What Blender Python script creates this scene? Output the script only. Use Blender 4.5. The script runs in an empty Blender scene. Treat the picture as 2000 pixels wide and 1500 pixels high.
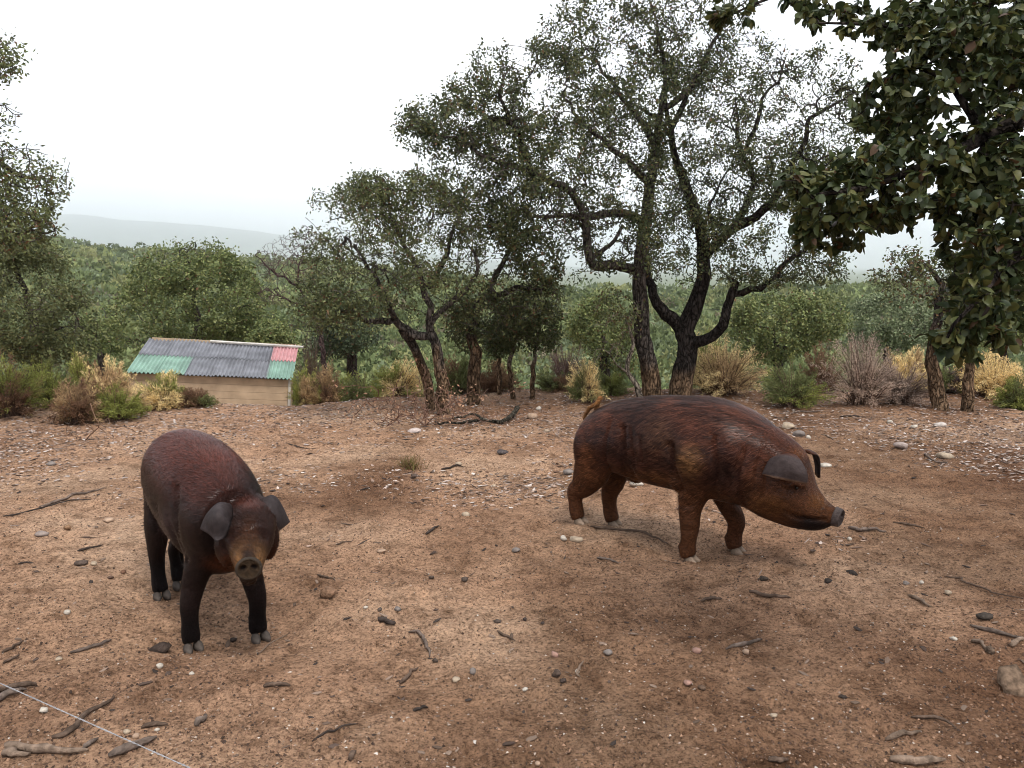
import bpy, math
import numpy as np
from mathutils import Vector

# ------------------------------------------------------------------ camera, sky, sun, exposure
S = bpy.context.scene
COL = S.collection
F, CX, CY, HZ = 1560.0, 1000.0, 750.0, 520.0        # focal length and horizon of the 2000 x 1500 photograph
CAM = np.array([0.0, 0.0, 1.45])
PITCH = math.atan((CY - HZ) / F)
cam_d = bpy.data.cameras.new('camera'); cam = bpy.data.objects.new('camera', cam_d); COL.objects.link(cam)
cam_d.sensor_width = 36.0; cam_d.lens = 36.0 * F / 2000.0; cam_d.clip_start = 0.05; cam_d.clip_end = 30000
cam.location = CAM; cam.rotation_euler = (math.pi / 2 - PITCH, 0, 0)
S.camera = cam

SUN_EL, SUN_AZ = math.radians(60), math.radians(152)   # azimuth clockwise from +Y
W = bpy.data.worlds.new('World'); S.world = W; W.use_nodes = True
nt = W.node_tree; nt.nodes.clear()
out = nt.nodes.new('ShaderNodeOutputWorld'); bg = nt.nodes.new('ShaderNodeBackground'); bg.inputs[1].default_value = 0.1
sky = nt.nodes.new('ShaderNodeTexSky'); sky.sky_type = 'NISHITA'; sky.sun_disc = False
sky.sun_elevation = SUN_EL; sky.sun_rotation = SUN_AZ; sky.air_density = 1.5; sky.dust_density = 3.0
tc = nt.nodes.new('ShaderNodeTexCoord')
mp = nt.nodes.new('ShaderNodeMapping'); mp.inputs['Scale'].default_value = (1.0, 1.0, 3.2)
nz = nt.nodes.new('ShaderNodeTexNoise'); nz.inputs['Scale'].default_value = 1.7; nz.inputs['Detail'].default_value = 5; nz.inputs['Roughness'].default_value = 0.5
rp = nt.nodes.new('ShaderNodeValToRGB')
rp.color_ramp.elements[0].position = 0.40; rp.color_ramp.elements[0].color = (4.7, 5.1, 5.9, 1)
rp.color_ramp.elements[1].position = 0.62; rp.color_ramp.elements[1].color = (8.2, 8.3, 8.4, 1)
mx = nt.nodes.new('ShaderNodeMix'); mx.data_type = 'RGBA'; mx.inputs['Factor'].default_value = 0.93
nt.links.new(tc.outputs['Generated'], mp.inputs[0]); nt.links.new(mp.outputs[0], nz.inputs['Vector'])
nt.links.new(nz.outputs[0], rp.inputs[0])
nt.links.new(sky.outputs[0], mx.inputs['A']); nt.links.new(rp.outputs[0], mx.inputs['B'])
nt.links.new(mx.outputs['Result'], bg.inputs[0]); nt.links.new(bg.outputs[0], out.inputs[0])

sun_d = bpy.data.lights.new('sun', 'SUN'); sun_d.energy = 1.4; sun_d.angle = math.radians(18); sun_d.color = (1.0, 0.96, 0.9)
sun = bpy.data.objects.new('sun', sun_d); COL.objects.link(sun)
sd = Vector((math.sin(SUN_AZ) * math.cos(SUN_EL), math.cos(SUN_AZ) * math.cos(SUN_EL), math.sin(SUN_EL)))
sun.rotation_euler = sd.to_track_quat('Z', 'Y').to_euler()
S.view_settings.view_transform = 'Standard'; S.view_settings.look = 'None'
S.view_settings.exposure = 1.2; S.view_settings.gamma = 1.0
S.render.engine = 'CYCLES'
S.cycles.use_denoising = True; S.cycles.filter_width = 1.0
S.cycles.max_bounces = 12; S.cycles.diffuse_bounces = 3; S.cycles.glossy_bounces = 2
S.cycles.transmission_bounces = 4; S.cycles.volume_bounces = 12; S.cycles.transparent_max_bounces = 8

# ------------------------------------------------------------------ helpers
RNG = np.random.default_rng(7)
cp, sp = math.cos(PITCH), math.sin(PITCH)
def ray(px, py):
    u, v = (px - CX) / F, (CY - py) / F
    return np.array([u, cp + v * sp, -sp + v * cp])
def P(px, py, Y):                       # the point of that sight line that lies Y metres ahead
    d = ray(px, py); return CAM + d * (Y / d[1])

def hash2(ix, iy, seed):
    h = (ix.astype(np.int64) * 374761393 + iy.astype(np.int64) * 668265263 + seed * 1442695041) & 0xffffffff
    h = ((h ^ (h >> 13)) * 1274126177) & 0xffffffff
    return ((h ^ (h >> 16)) & 0xffff) / 65535.0
def vnoise(x, y, seed=0):
    x = np.asarray(x, float); y = np.asarray(y, float)
    ix, iy = np.floor(x), np.floor(y); fx, fy = x - ix, y - iy
    fx = fx * fx * fx * (fx * (fx * 6 - 15) + 10); fy = fy * fy * fy * (fy * (fy * 6 - 15) + 10)
    a, b = hash2(ix, iy, seed), hash2(ix + 1, iy, seed); c, d = hash2(ix, iy + 1, seed), hash2(ix + 1, iy + 1, seed)
    return (a * (1 - fx) + b * fx) * (1 - fy) + (c * (1 - fx) + d * fx) * fy
def fbm(x, y, seed=0, o=4):
    s, a, t = 0, 1.0, 0
    for k in range(o):
        s = s + a * vnoise(x * 2**k + 17.3 * k, y * 2**k - 9.1 * k, seed + k); t += a; a *= 0.5
    return s / t
def sstep(a, b, x):
    t = np.clip((x - a) / (b - a), 0, 1); return t * t * (3 - 2 * t)

def arr_mesh(name, V, Fa, cols=None, smooth=False):
    """mesh from a vertex array and one array (or a list of arrays) of faces of equal size"""
    V = np.ascontiguousarray(V, np.float32)
    if not isinstance(Fa, list): Fa = [Fa]
    Fa = [np.asarray(f, np.int32) for f in Fa if len(f)]
    me = bpy.data.meshes.new(name)
    me.vertices.add(len(V)); me.vertices.foreach_set('co', V.ravel())
    loops = np.concatenate([f.ravel() for f in Fa]); tot = np.concatenate([np.full(len(f), f.shape[1], np.int32) for f in Fa])
    start = np.concatenate([[0], np.cumsum(tot)[:-1]]).astype(np.int32)
    me.loops.add(len(loops)); me.loops.foreach_set('vertex_index', loops)
    me.polygons.add(len(tot)); me.polygons.foreach_set('loop_start', start)
    try: me.polygons.foreach_set('loop_total', tot)
    except Exception: pass
    me.polygons.foreach_set('use_smooth', np.full(len(tot), bool(smooth)))
    me.update(calc_edges=True)
    if cols is not None:
        ca = me.color_attributes.new('Col', 'FLOAT_COLOR', 'POINT')
        c4 = np.ones((len(V), 4), np.float32); c4[:, :3] = cols
        ca.data.foreach_set('color', c4.ravel())
    return me
def link(name, me, mat=None, parent=None, loc=None):
    o = bpy.data.objects.new(name, me); COL.objects.link(o)
    if mat is not None and me is not None and not len(me.materials): me.materials.append(mat)
    if parent is not None: o.parent = parent
    if loc is not None: o.location = loc
    return o
def empty(name, loc=(0, 0, 0), rz=0.0):
    o = bpy.data.objects.new(name, None); COL.objects.link(o); o.location = loc; o.rotation_euler = (0, 0, rz)
    o.empty_display_size = 0.1
    return o
def tag(o, label=None, cat=None, group=None, kind=None):
    if label: o['label'] = label
    if cat: o['category'] = cat
    if group: o['group'] = group
    if kind: o['kind'] = kind
    return o

# ------------------------------------------------------------------ materials
def mat_new(name):
    m = bpy.data.materials.new(name); m.use_nodes = True; n = m.node_tree
    return m, n, n.nodes['Principled BSDF']
def mat_attr(name, rough=0.7, spec=0.3, bump=0.0, bscale=40.0, transl=0.0, var=0.0, vscale=8.0, stretch=(1, 1, 1)):
    """colour from the mesh's own colour attribute, with grain and relief"""
    m, n, b = mat_new(name); L = n.links
    a = n.nodes.new('ShaderNodeAttribute'); a.attribute_name = 'Col'; c = a.outputs['Color']
    b.inputs['Roughness'].default_value = rough; b.inputs['Specular IOR Level'].default_value = spec
    if var or bump:
        t = n.nodes.new('ShaderNodeTexCoord'); mpn = n.nodes.new('ShaderNodeMapping'); mpn.inputs['Scale'].default_value = stretch
        L.new(t.outputs['Object'], mpn.inputs[0])
    if var:
        z = n.nodes.new('ShaderNodeTexNoise'); z.inputs['Scale'].default_value = vscale; z.inputs['Detail'].default_value = 6
        L.new(mpn.outputs[0], z.inputs['Vector'])
        r = n.nodes.new('ShaderNodeMapRange'); r.inputs[1].default_value = 0.3; r.inputs[2].default_value = 0.7
        r.inputs[3].default_value = 1 - var; r.inputs[4].default_value = 1 + var; L.new(z.outputs[0], r.inputs[0])
        q = n.nodes.new('ShaderNodeMix'); q.data_type = 'RGBA'; q.blend_type = 'MULTIPLY'; q.inputs['Factor'].default_value = 1
        L.new(c, q.inputs['A']); L.new(r.outputs[0], q.inputs['B']); c = q.outputs['Result']
    L.new(c, b.inputs['Base Color'])
    if bump:
        z2 = n.nodes.new('ShaderNodeTexNoise'); z2.inputs['Scale'].default_value = bscale; z2.inputs['Detail'].default_value = 8
        z2.inputs['Roughness'].default_value = 0.65
        L.new(mpn.outputs[0], z2.inputs['Vector'])
        bp = n.nodes.new('ShaderNodeBump'); bp.inputs['Strength'].default_value = bump; bp.inputs['Distance'].default_value = 0.02
        L.new(z2.outputs[0], bp.inputs['Height']); L.new(bp.outputs[0], b.inputs['Normal'])
    if transl:
        tr = n.nodes.new('ShaderNodeBsdfTranslucent'); L.new(c, tr.inputs[0])
        ms = n.nodes.new('ShaderNodeMixShader'); ms.inputs[0].default_value = transl
        L.new(b.outputs[0], ms.inputs[1]); L.new(tr.outputs[0], ms.inputs[2])
        L.new(ms.outputs[0], n.nodes['Material Output'].inputs[0])
    return m
def mat_plain(name, col, rough=0.7, spec=0.3, var=0.25, vscale=9.0, bump=0.0, bscale=40.0, metal=0.0, stretch=(1, 1, 1)):
    m, n, b = mat_new(name); L = n.links
    b.inputs['Roughness'].default_value = rough; b.inputs['Specular IOR Level'].default_value = spec; b.inputs['Metallic'].default_value = metal
    t = n.nodes.new('ShaderNodeTexCoord'); mpn = n.nodes.new('ShaderNodeMapping'); mpn.inputs['Scale'].default_value = stretch
    L.new(t.outputs['Object'], mpn.inputs[0])
    z = n.nodes.new('ShaderNodeTexNoise'); z.inputs['Scale'].default_value = vscale; z.inputs['Detail'].default_value = 7
    L.new(mpn.outputs[0], z.inputs['Vector'])
    r = n.nodes.new('ShaderNodeValToRGB'); r.color_ramp.elements[0].position = 0.3; r.color_ramp.elements[1].position = 0.7
    r.color_ramp.elements[0].color = tuple(c * (1 - var) for c in col) + (1,)
    r.color_ramp.elements[1].color = tuple(min(1, c * (1 + var)) for c in col) + (1,)
    L.new(z.outputs[0], r.inputs[0]); L.new(r.outputs[0], b.inputs['Base Color'])
    if bump:
        z2 = n.nodes.new('ShaderNodeTexNoise'); z2.inputs['Scale'].default_value = bscale; z2.inputs['Detail'].default_value = 8
        L.new(mpn.outputs[0], z2.inputs['Vector'])
        bp = n.nodes.new('ShaderNodeBump'); bp.inputs['Strength'].default_value = bump; bp.inputs['Distance'].default_value = 0.02
        L.new(z2.outputs[0], bp.inputs['Height']); L.new(bp.outputs[0], b.inputs['Normal'])
    return m

M_leaf = mat_attr('leaf', rough=0.5, spec=0.12, transl=0.18)
M_needle = mat_attr('dry_shoot', rough=0.85, spec=0.06, transl=0.4)
def bark_material():
    """cracked cork: plates divided by dark fissures"""
    m = mat_attr('bark', rough=0.95, spec=0.04, var=0.6, vscale=30, stretch=(1, 1, 0.6)); n = m.node_tree; L = n.links; b = n.nodes['Principled BSDF']
    t = n.nodes.new('ShaderNodeTexCoord'); mpn = n.nodes.new('ShaderNodeMapping'); mpn.inputs['Scale'].default_value = (1, 1, 0.33); L.new(t.outputs['Object'], mpn.inputs[0])
    w = n.nodes.new('ShaderNodeTexNoise'); w.inputs['Scale'].default_value = 9; w.inputs['Detail'].default_value = 5; L.new(mpn.outputs[0], w.inputs['Vector'])
    ad = n.nodes.new('ShaderNodeVectorMath'); ad.operation = 'MULTIPLY_ADD'; ad.inputs[1].default_value = (.16, .16, .16); L.new(w.outputs['Color'], ad.inputs[0]); L.new(mpn.outputs[0], ad.inputs[2])
    v = n.nodes.new('ShaderNodeTexVoronoi'); v.feature = 'DISTANCE_TO_EDGE'; v.inputs['Scale'].default_value = 21; L.new(ad.outputs[0], v.inputs['Vector'])
    r = n.nodes.new('ShaderNodeMapRange'); r.inputs[1].default_value = 0; r.inputs[2].default_value = .16; L.new(v.outputs['Distance'], r.inputs[0])
    z = n.nodes.new('ShaderNodeTexNoise'); z.inputs['Scale'].default_value = 60; z.inputs['Detail'].default_value = 8; L.new(t.outputs['Object'], z.inputs['Vector'])
    s2 = n.nodes.new('ShaderNodeMath'); s2.operation = 'MULTIPLY_ADD'; s2.inputs[1].default_value = .6; L.new(z.outputs[0], s2.inputs[0]); L.new(r.outputs[0], s2.inputs[2])
    bp = n.nodes.new('ShaderNodeBump'); bp.inputs['Strength'].default_value = 1; bp.inputs['Distance'].default_value = .03; L.new(s2.outputs[0], bp.inputs['Height']); L.new(bp.outputs[0], b.inputs['Normal'])
    old = b.inputs['Base Color'].links[0].from_socket; q = n.nodes.new('ShaderNodeMix'); q.data_type = 'RGBA'; q.blend_type = 'MULTIPLY'; q.inputs['Factor'].default_value = 1
    rr = n.nodes.new('ShaderNodeMapRange'); rr.inputs[1].default_value = 0; rr.inputs[2].default_value = .09; rr.inputs[3].default_value = .3; rr.inputs[4].default_value = 1.15; L.new(v.outputs['Distance'], rr.inputs[0])
    L.new(old, q.inputs['A']); L.new(rr.outputs[0], q.inputs['B']); L.new(q.outputs['Result'], b.inputs['Base Color'])
    return m
M_bark = bark_material()
M_twig = mat_attr('twig', rough=0.9, spec=0.06)
M_stone = mat_attr('stone', rough=0.8, spec=0.15, bump=0.5, bscale=60, var=0.25, vscale=30)
M_stick = mat_attr('dead_wood', rough=0.9, spec=0.08, bump=0.8, bscale=70, var=0.4, vscale=40)
M_litter = mat_attr('litter', rough=0.9, spec=0.08)
M_scrub = mat_attr('scrub', rough=0.8, spec=0.08, transl=0.2)

# ------------------------------------------------------------------ the lie of the land
CREST_PX = [-900, 0, 60, 120, 200, 300, 450, 550, 700, 900, 1000, 1100, 1300, 1700, 2000, 2900]
CREST_PY = [452, 455, 456, 466, 484, 491, 501, 508, 522, 545, 556, 568, 572, 562, 560, 540]
CREST_Y = [340, 330, 325, 320, 310, 300, 280, 260, 230, 190, 180, 175, 170, 160, 165, 190]
BUMPS = []                                             # (x, y, dz, sigma) under the animals' feet
def gbase(x, y):
    x = np.asarray(x, float); y = np.asarray(y, float)
    t = x / np.maximum(y, 6.0); px = CX + np.clip(t, -1.2, 1.2) * F
    near = -0.04 * np.clip(y, -40, 60)
    ye = 12.3 - 1.9 * sstep(-1.2, -3.2, x) * sstep(-9, -5.5, x) + 0.35 * np.sin(x * 0.9)
    d = np.maximum(y - ye, 0)
    near = near - 0.30 * d * d / (d + 2.2)
    pc = np.interp(px, CREST_PX, CREST_PY); Yc = np.interp(px, CREST_PX, CREST_Y)
    Zc = 1.45 - (pc - HZ) / F * Yc
    s = np.clip((y - 40) / (Yc - 40), 0, 1)
    far = -7.5 + (Zc + 7.5) * s ** 0.75 + 1.6 * (fbm(x / 30, y / 30, 50) - 0.5) * np.clip(1 - s, 0.1, 1)
    far = np.where(y > Yc, np.maximum(Zc - (y - Yc) * 0.07, -30), far)
    w = sstep(20, 45, y)
    z = near * (1 - w) + far * w
    for bx, by, dz, sg in BUMPS:
        z = z + dz * np.exp(-((x - bx) ** 2 + (y - by) ** 2) / (2 * sg * sg))
    return z
def gdetail(x, y):
    a = sstep(11.0, 7.0, np.abs(y - 5))
    z = 0.075 * (fbm(x / 1.7, y / 1.7, 3, 3) - 0.5) + 0.055 * (fbm(x / 0.42, y / 0.42, 11, 3) - 0.5)
    for cs, sd, rp_, dp in ((.37, 5, .035, .022), (.29, 8, .026, .014), (.53, 14, .06, .02)):   # trodden pits and hoof prints
        ix, iy = np.floor(x / cs), np.floor(y / cs); jx = (ix + .25 + .5 * hash2(ix, iy, sd)) * cs; jy = (iy + .25 + .5 * hash2(ix, iy, sd + 1)) * cs
        e2 = ((x - jx) ** 2 * (.7 + 1.3 * hash2(ix, iy, sd + 3)) + (y - jy) ** 2) / rp_ ** 2
        z = z + dp * (hash2(ix, iy, sd + 2) > .45) * (-np.exp(-e2) + .45 * np.exp(-(np.sqrt(e2) - 1.5) ** 2 * 3))
    c = np.clip(fbm(x / 0.16, y / 0.16, 23, 3) - 0.52, 0, 1)
    z = z + 0.10 * c * (0.35 + 0.65 * fbm(x / 1.1, y / 1.1, 29, 2)) + 0.020 * (fbm(x / 0.05, y / 0.05, 31, 3) - 0.5)
    return z * a
def gz(x, y): return gbase(x, y) + gdetail(x, y)
def GP(px, py, fine=True):                             # where that sight line meets the ground
    d = ray(px, py); f = gz if fine else gbase
    ts = np.linspace(1.2, 40, 1600); pts = CAM + ts[:, None] * d
    below = np.nonzero(pts[:, 2] < f(pts[:, 0], pts[:, 1]))[0]
    if not len(below): return pts[-1]
    i = max(below[0], 1); a, b = ts[i - 1], ts[i]
    for _ in range(18):
        m = 0.5 * (a + b); p = CAM + m * d
        if p[2] < float(f(p[0], p[1])): b = m
        else: a = m
    return CAM + b * d

# ------------------------------------------------------------------ feet of the two animals (they settle the ground first)
FEET_R = {'HR': (1131, 1022, 4.92), 'HL': (1197, 1027, 5.03), 'FR': (1346, 1098, 4.40), 'FL': (1436, 1080, 4.54)}
FEET_L = {'HR': (315, 1168, 3.86), 'HL': (352, 1146, 4.00), 'FR': (376, 1270, 3.29), 'FL': (507, 1250, 3.39)}
FEETW = {}
for nm, dct in (('R', FEET_R), ('L', FEET_L)):
    for k, (a, b, Y) in dct.items(): FEETW[nm + k] = P(a, b, Y)
_pts = list(FEETW.values())
_G = np.array([[math.exp(-((p[0] - q[0]) ** 2 + (p[1] - q[1]) ** 2) / (2 * 0.17 ** 2)) for q in _pts] for p in _pts])
_d = np.array([p[2] - float(gz(p[0], p[1])) for p in _pts])
_w = np.linalg.solve(_G + 0.02 * np.eye(len(_pts)), _d)
BUMPS += [(p[0], p[1], float(w), 0.17) for p, w in zip(_pts, _w)]

# ------------------------------------------------------------------ soil
def soil_material():
    m, n, b = mat_new('soil'); L = n.links; N = n.nodes.new
    t = N('ShaderNodeTexCoord'); o = t.outputs['Object']
    def noise(sc, det=6, ro=0.6, vec=None):
        z = N('ShaderNodeTexNoise'); z.inputs['Scale'].default_value = sc; z.inputs['Detail'].default_value = det; z.inputs['Roughness'].default_value = ro
        L.new(vec or o, z.inputs['Vector']); return z.outputs[0]
    def ramp(src, stops):
        r = N('ShaderNodeValToRGB'); e = r.color_ramp.elements
        while len(e) < len(stops): e.new(0.5)
        for k, (p, c) in enumerate(stops): e[k].position = p; e[k].color = tuple(c) + (1,)
        L.new(src, r.inputs[0]); return r.outputs[0]
    def mix(f, a, bb, mode='MIX'):
        q = N('ShaderNodeMix'); q.data_type = 'RGBA'; q.blend_type = mode
        if isinstance(f, float): q.inputs['Factor'].default_value = f
        else: L.new(f, q.inputs['Factor'])
        L.new(a, q.inputs['A']); L.new(bb, q.inputs['B']); return q.outputs['Result']
    big = ramp(noise(0.55, 5, 0.55), [(0.32, (0.28, 0.158, 0.097)), (0.50, (0.41, 0.252, 0.160)), (0.68, (0.55, 0.378, 0.258))])
    mid = ramp(noise(5.0, 8, 0.7), [(0.32, (0.50, 0.46, 0.43)), (0.52, (1, 1, 1)), (0.72, (1.2, 1.18, 1.15))])
    c = mix(1.0, big, mid, 'MULTIPLY')
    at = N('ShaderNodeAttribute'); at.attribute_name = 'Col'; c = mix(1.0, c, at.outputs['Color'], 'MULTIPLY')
    fine = ramp(noise(70, 10, 0.82), [(0.40, (0.16, 0.14, 0.13)), (0.49, (0.95, 0.95, 0.95)), (0.64, (1.5, 1.48, 1.45))])
    c = mix(0.9, c, fine, 'MULTIPLY')
    grit = ramp(noise(24, 9, 0.75), [(0.36, (0.42, 0.39, 0.37)), (0.5, (1, 1, 1)), (0.7, (1.15, 1.14, 1.12))]); c = mix(0.85, c, grit, 'MULTIPLY')
    v = N('ShaderNodeTexVoronoi'); v.inputs['Scale'].default_value = 75; L.new(o, v.inputs['Vector'])
    spk = ramp(v.outputs['Distance'], [(0.10, (1, 1, 1)), (0.2, (0, 0, 0))])
    pick = ramp(v.outputs['Color'], [(0.80, (0, 0, 0)), (0.84, (1, 1, 1))])
    both = mix(1.0, spk, pick, 'MULTIPLY')
    pc = N('ShaderNodeRGB'); pc.outputs[0].default_value = (0.38, 0.29, 0.23, 1)
    c = mix(both, c, pc.outputs[0])
    L.new(c, b.inputs['Base Color']); b.inputs['Roughness'].default_value = 0.9; b.inputs['Specular IOR Level'].default_value = 0.04
    h1 = N('ShaderNodeBump'); h1.inputs['Strength'].default_value = 0.9; h1.inputs['Distance'].default_value = 0.035
    L.new(noise(60, 10, 0.8), h1.inputs['Height'])
    h2 = N('ShaderNodeBump'); h2.inputs['Strength'].default_value = 0.8; h2.inputs['Distance'].default_value = 0.02
    L.new(noise(13, 6, 0.65), h2.inputs['Height']); L.new(h2.outputs[0], h1.inputs['Normal'])
    L.new(h1.outputs[0], b.inputs['Normal'])
    return m
M_soil = soil_material()
def grid_faces(nr, nc):
    i = np.arange(nr * nc).reshape(nr, nc)
    return np.stack([i[:-1, :-1], i[:-1, 1:], i[1:, 1:], i[1:, :-1]], -1).reshape(-1, 4)
NR, NC = 470, 430
dd = 1.1 * (17.0 / 1.1) ** (np.arange(NR) / (NR - 1)); tt = np.linspace(-1.02, 1.02, NC)
YY = np.repeat(dd[:, None], NC, 1); XX = tt[None, :] * (YY + 1.2)
ZZ = gz(XX, YY)
shade_w = sstep(.36, .72, fbm(XX / 1.6 + 3, YY / 2.2, 131, 4) + .24 * np.clip((XX - .5) / 2.0, -.6, 1))[..., None]; soilc = (np.array((1.06, 1.06, 1.06)) * (1 - shade_w) + np.array((.56, .52, .49)) * shade_w).reshape(-1, 3)  # soil mottle with tree shade painted in, darker towards the right
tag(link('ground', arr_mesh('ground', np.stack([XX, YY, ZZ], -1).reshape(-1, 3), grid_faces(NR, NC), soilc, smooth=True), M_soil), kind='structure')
# the rest of the terrain out to the horizon, a hand's breadth under the clearing
u = np.linspace(-1, 1, 220); xs = 2.0 * np.sinh(u * 8.7) ; xs = xs / xs.max() * 16000
vv = np.linspace(0, 1, 230); ys = 1.6 * np.sinh(vv * 9.2); ys = ys / ys.max() * 12000 ; ys = np.concatenate([-np.array([9000, 3000, 900, 300, 120, 60, 30, 15, 8, 4, 2]), ys])
XX, YY = np.meshgrid(xs, ys); ZZ = gbase(XX, YY) - 0.16 * (np.abs(XX) < 1.02 * (YY + 1.2)) * (YY < 17.5) * (YY > 0.9)
def mat_hill():
    return mat_plain('hill_soil', (0.085, 0.10, 0.04), rough=0.95, spec=0.1, var=0.45, vscale=0.25)
hill = tag(link('hillside', arr_mesh('hillside', np.stack([XX, YY, ZZ], -1).reshape(-1, 3), grid_faces(*XX.shape), np.full((XX.size, 3), .9), smooth=True), mat_hill()), kind='structure')
# soil colour where the coarse sheet lies bare round the clearing
hill.data.materials.append(M_soil)
_yc = (YY[:-1, :-1]).ravel(); hill.data.polygons.foreach_set('material_index', (_yc < 14).astype(np.int32))

# far mountains
MPX = [-1200, -400, 0, 100, 180, 260, 330, 420, 500, 560, 650, 800, 1000, 1200]
MPY = [470, 440, 428, 421, 424, 434, 437, 443, 452, 461, 474, 492, 512, 530]
mx_ = np.linspace(-13000, 2700, 240); my_ = np.linspace(4600, 8400, 60)
XX, YY = np.meshgrid(mx_, my_)
pxm = CX + XX / 6500 * F
hh = 1.45 + (HZ - np.interp(pxm, MPX, MPY)) / F * 6500 + 26 * (fbm(XX / 420, YY / 420, 55, 4) - .5)
bell = np.exp(-((YY - 6500) / 950.0) ** 2)
ZZ = -31 + (hh + 31) * bell * (1 - 0.10 * np.abs(fbm(XX / 500, YY / 500, 77) - 0.5) * (1 - bell) * 4)
tag(link('mountains', arr_mesh('mountains', np.stack([XX, YY, ZZ], -1).reshape(-1, 3), grid_faces(*XX.shape), smooth=True),
         mat_plain('mountain', (0.07, 0.085, 0.06), rough=1, spec=0, var=0.4, vscale=0.01)), kind='structure')

# ------------------------------------------------------------------ scrub that covers the far hillside (one mass)
def leaf_quads(base, dirv, side, ln, wd, fold=0.25):
    """folded lozenge leaves: base, right, tip, left"""
    nrm = np.cross(dirv, side)
    b = base; tp = base + dirv * ln[:, None]
    mid = base + dirv * (ln * 0.5)[:, None]
    r = mid + side * (wd * 0.5)[:, None] + nrm * (wd * fold)[:, None]; l = mid - side * (wd * 0.5)[:, None] + nrm * (wd * fold)[:, None]
    n = len(base); V = np.stack([b, r, tp, l], 1).reshape(-1, 3)
    i = np.arange(n)[:, None] * 4
    Fc = np.concatenate([i + np.array([[0, 1, 2]]), i + np.array([[0, 2, 3]])])
    return V, Fc
def unit(v): return v / np.maximum(np.linalg.norm(v, axis=-1, keepdims=True), 1e-9)
def rdir(n, rng): return unit(rng.normal(size=(n, 3)))
def perp(d, rng): return unit(np.cross(d, rng.normal(size=d.shape)))

rng = np.random.default_rng(101)
cl = []
pal = np.array([(0.165, 0.195, 0.085), (0.13, 0.16, 0.07), (0.195, 0.215, 0.09), (0.15, 0.18, 0.10), (0.22, 0.225, 0.10), (0.115, 0.14, 0.06)])
Vs, Fs, Cs, off = [], [], [], 0
NCL = 5500
yy = 24 * (345.0 / 24) ** (rng.random(NCL)); pxx = rng.uniform(-650, 2650, NCL); xx = (pxx - CX) / F * yy
keep = yy < np.interp(pxx, CREST_PX, CREST_Y) + 8
xx, yy = xx[keep], yy[keep]; zz = gbase(xx, yy)
for x, y, z in zip(xx, yy, zz):
    r = rng.uniform(0.7, 1.9) * (1 + (rng.random() < 0.12) * 0.7) * (0.55 + 0.45 * min(1, y / 60)); h = r * rng.uniform(0.7, 1.15)
    k = int(np.clip(6500 / y, 52, 170)); el = np.clip(y * 0.0052, 0.12, 0.75)
    d = rdir(k, rng); d[:, 2] = np.abs(d[:, 2]) * 1.0
    lump = 0.72 + 0.42 * vnoise(d[:, 0] * 2.2 + x, d[:, 1] * 2.2 + d[:, 2] * 2 + y, 5)
    pos = np.array([x, y, z + 0.1 * h]) + d * np.array([r, r, h]) * (lump * rng.uniform(0.75, 1.02, k) )[:, None]
    dv = unit(d + 0.9 * rng.normal(size=(k, 3)) + np.array([0, 0, 0.4])); sv = perp(dv, rng)
    ww = (el * rng.uniform(.35, .7, k))[:, None]; V = np.stack([pos - sv * ww, pos + sv * ww, pos + dv * (el * rng.uniform(.8, 1.6, k))[:, None]], 1).reshape(-1, 3); Fc = np.arange(3 * k).reshape(-1, 3)
    c = pal[rng.integers(len(pal))] * rng.uniform(0.8, 1.2)
    if rng.random() < 0.04: c = np.array((0.19, 0.165, 0.105)) * rng.uniform(0.7, 1.1)
    cc = np.repeat(c[None] * rng.uniform(0.8, 1.2, (k, 1)), 3, 0)
    Vs.append(V); Fs.append(Fc + off); Cs.append(cc); off += len(V)
tag(link('hillside_scrub', arr_mesh('hillside_scrub', np.concatenate(Vs), np.concatenate(Fs), np.concatenate(Cs)), M_scrub),
    'pale green scrub covering the hillside across the valley', 'scrub', kind='stuff')

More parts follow.
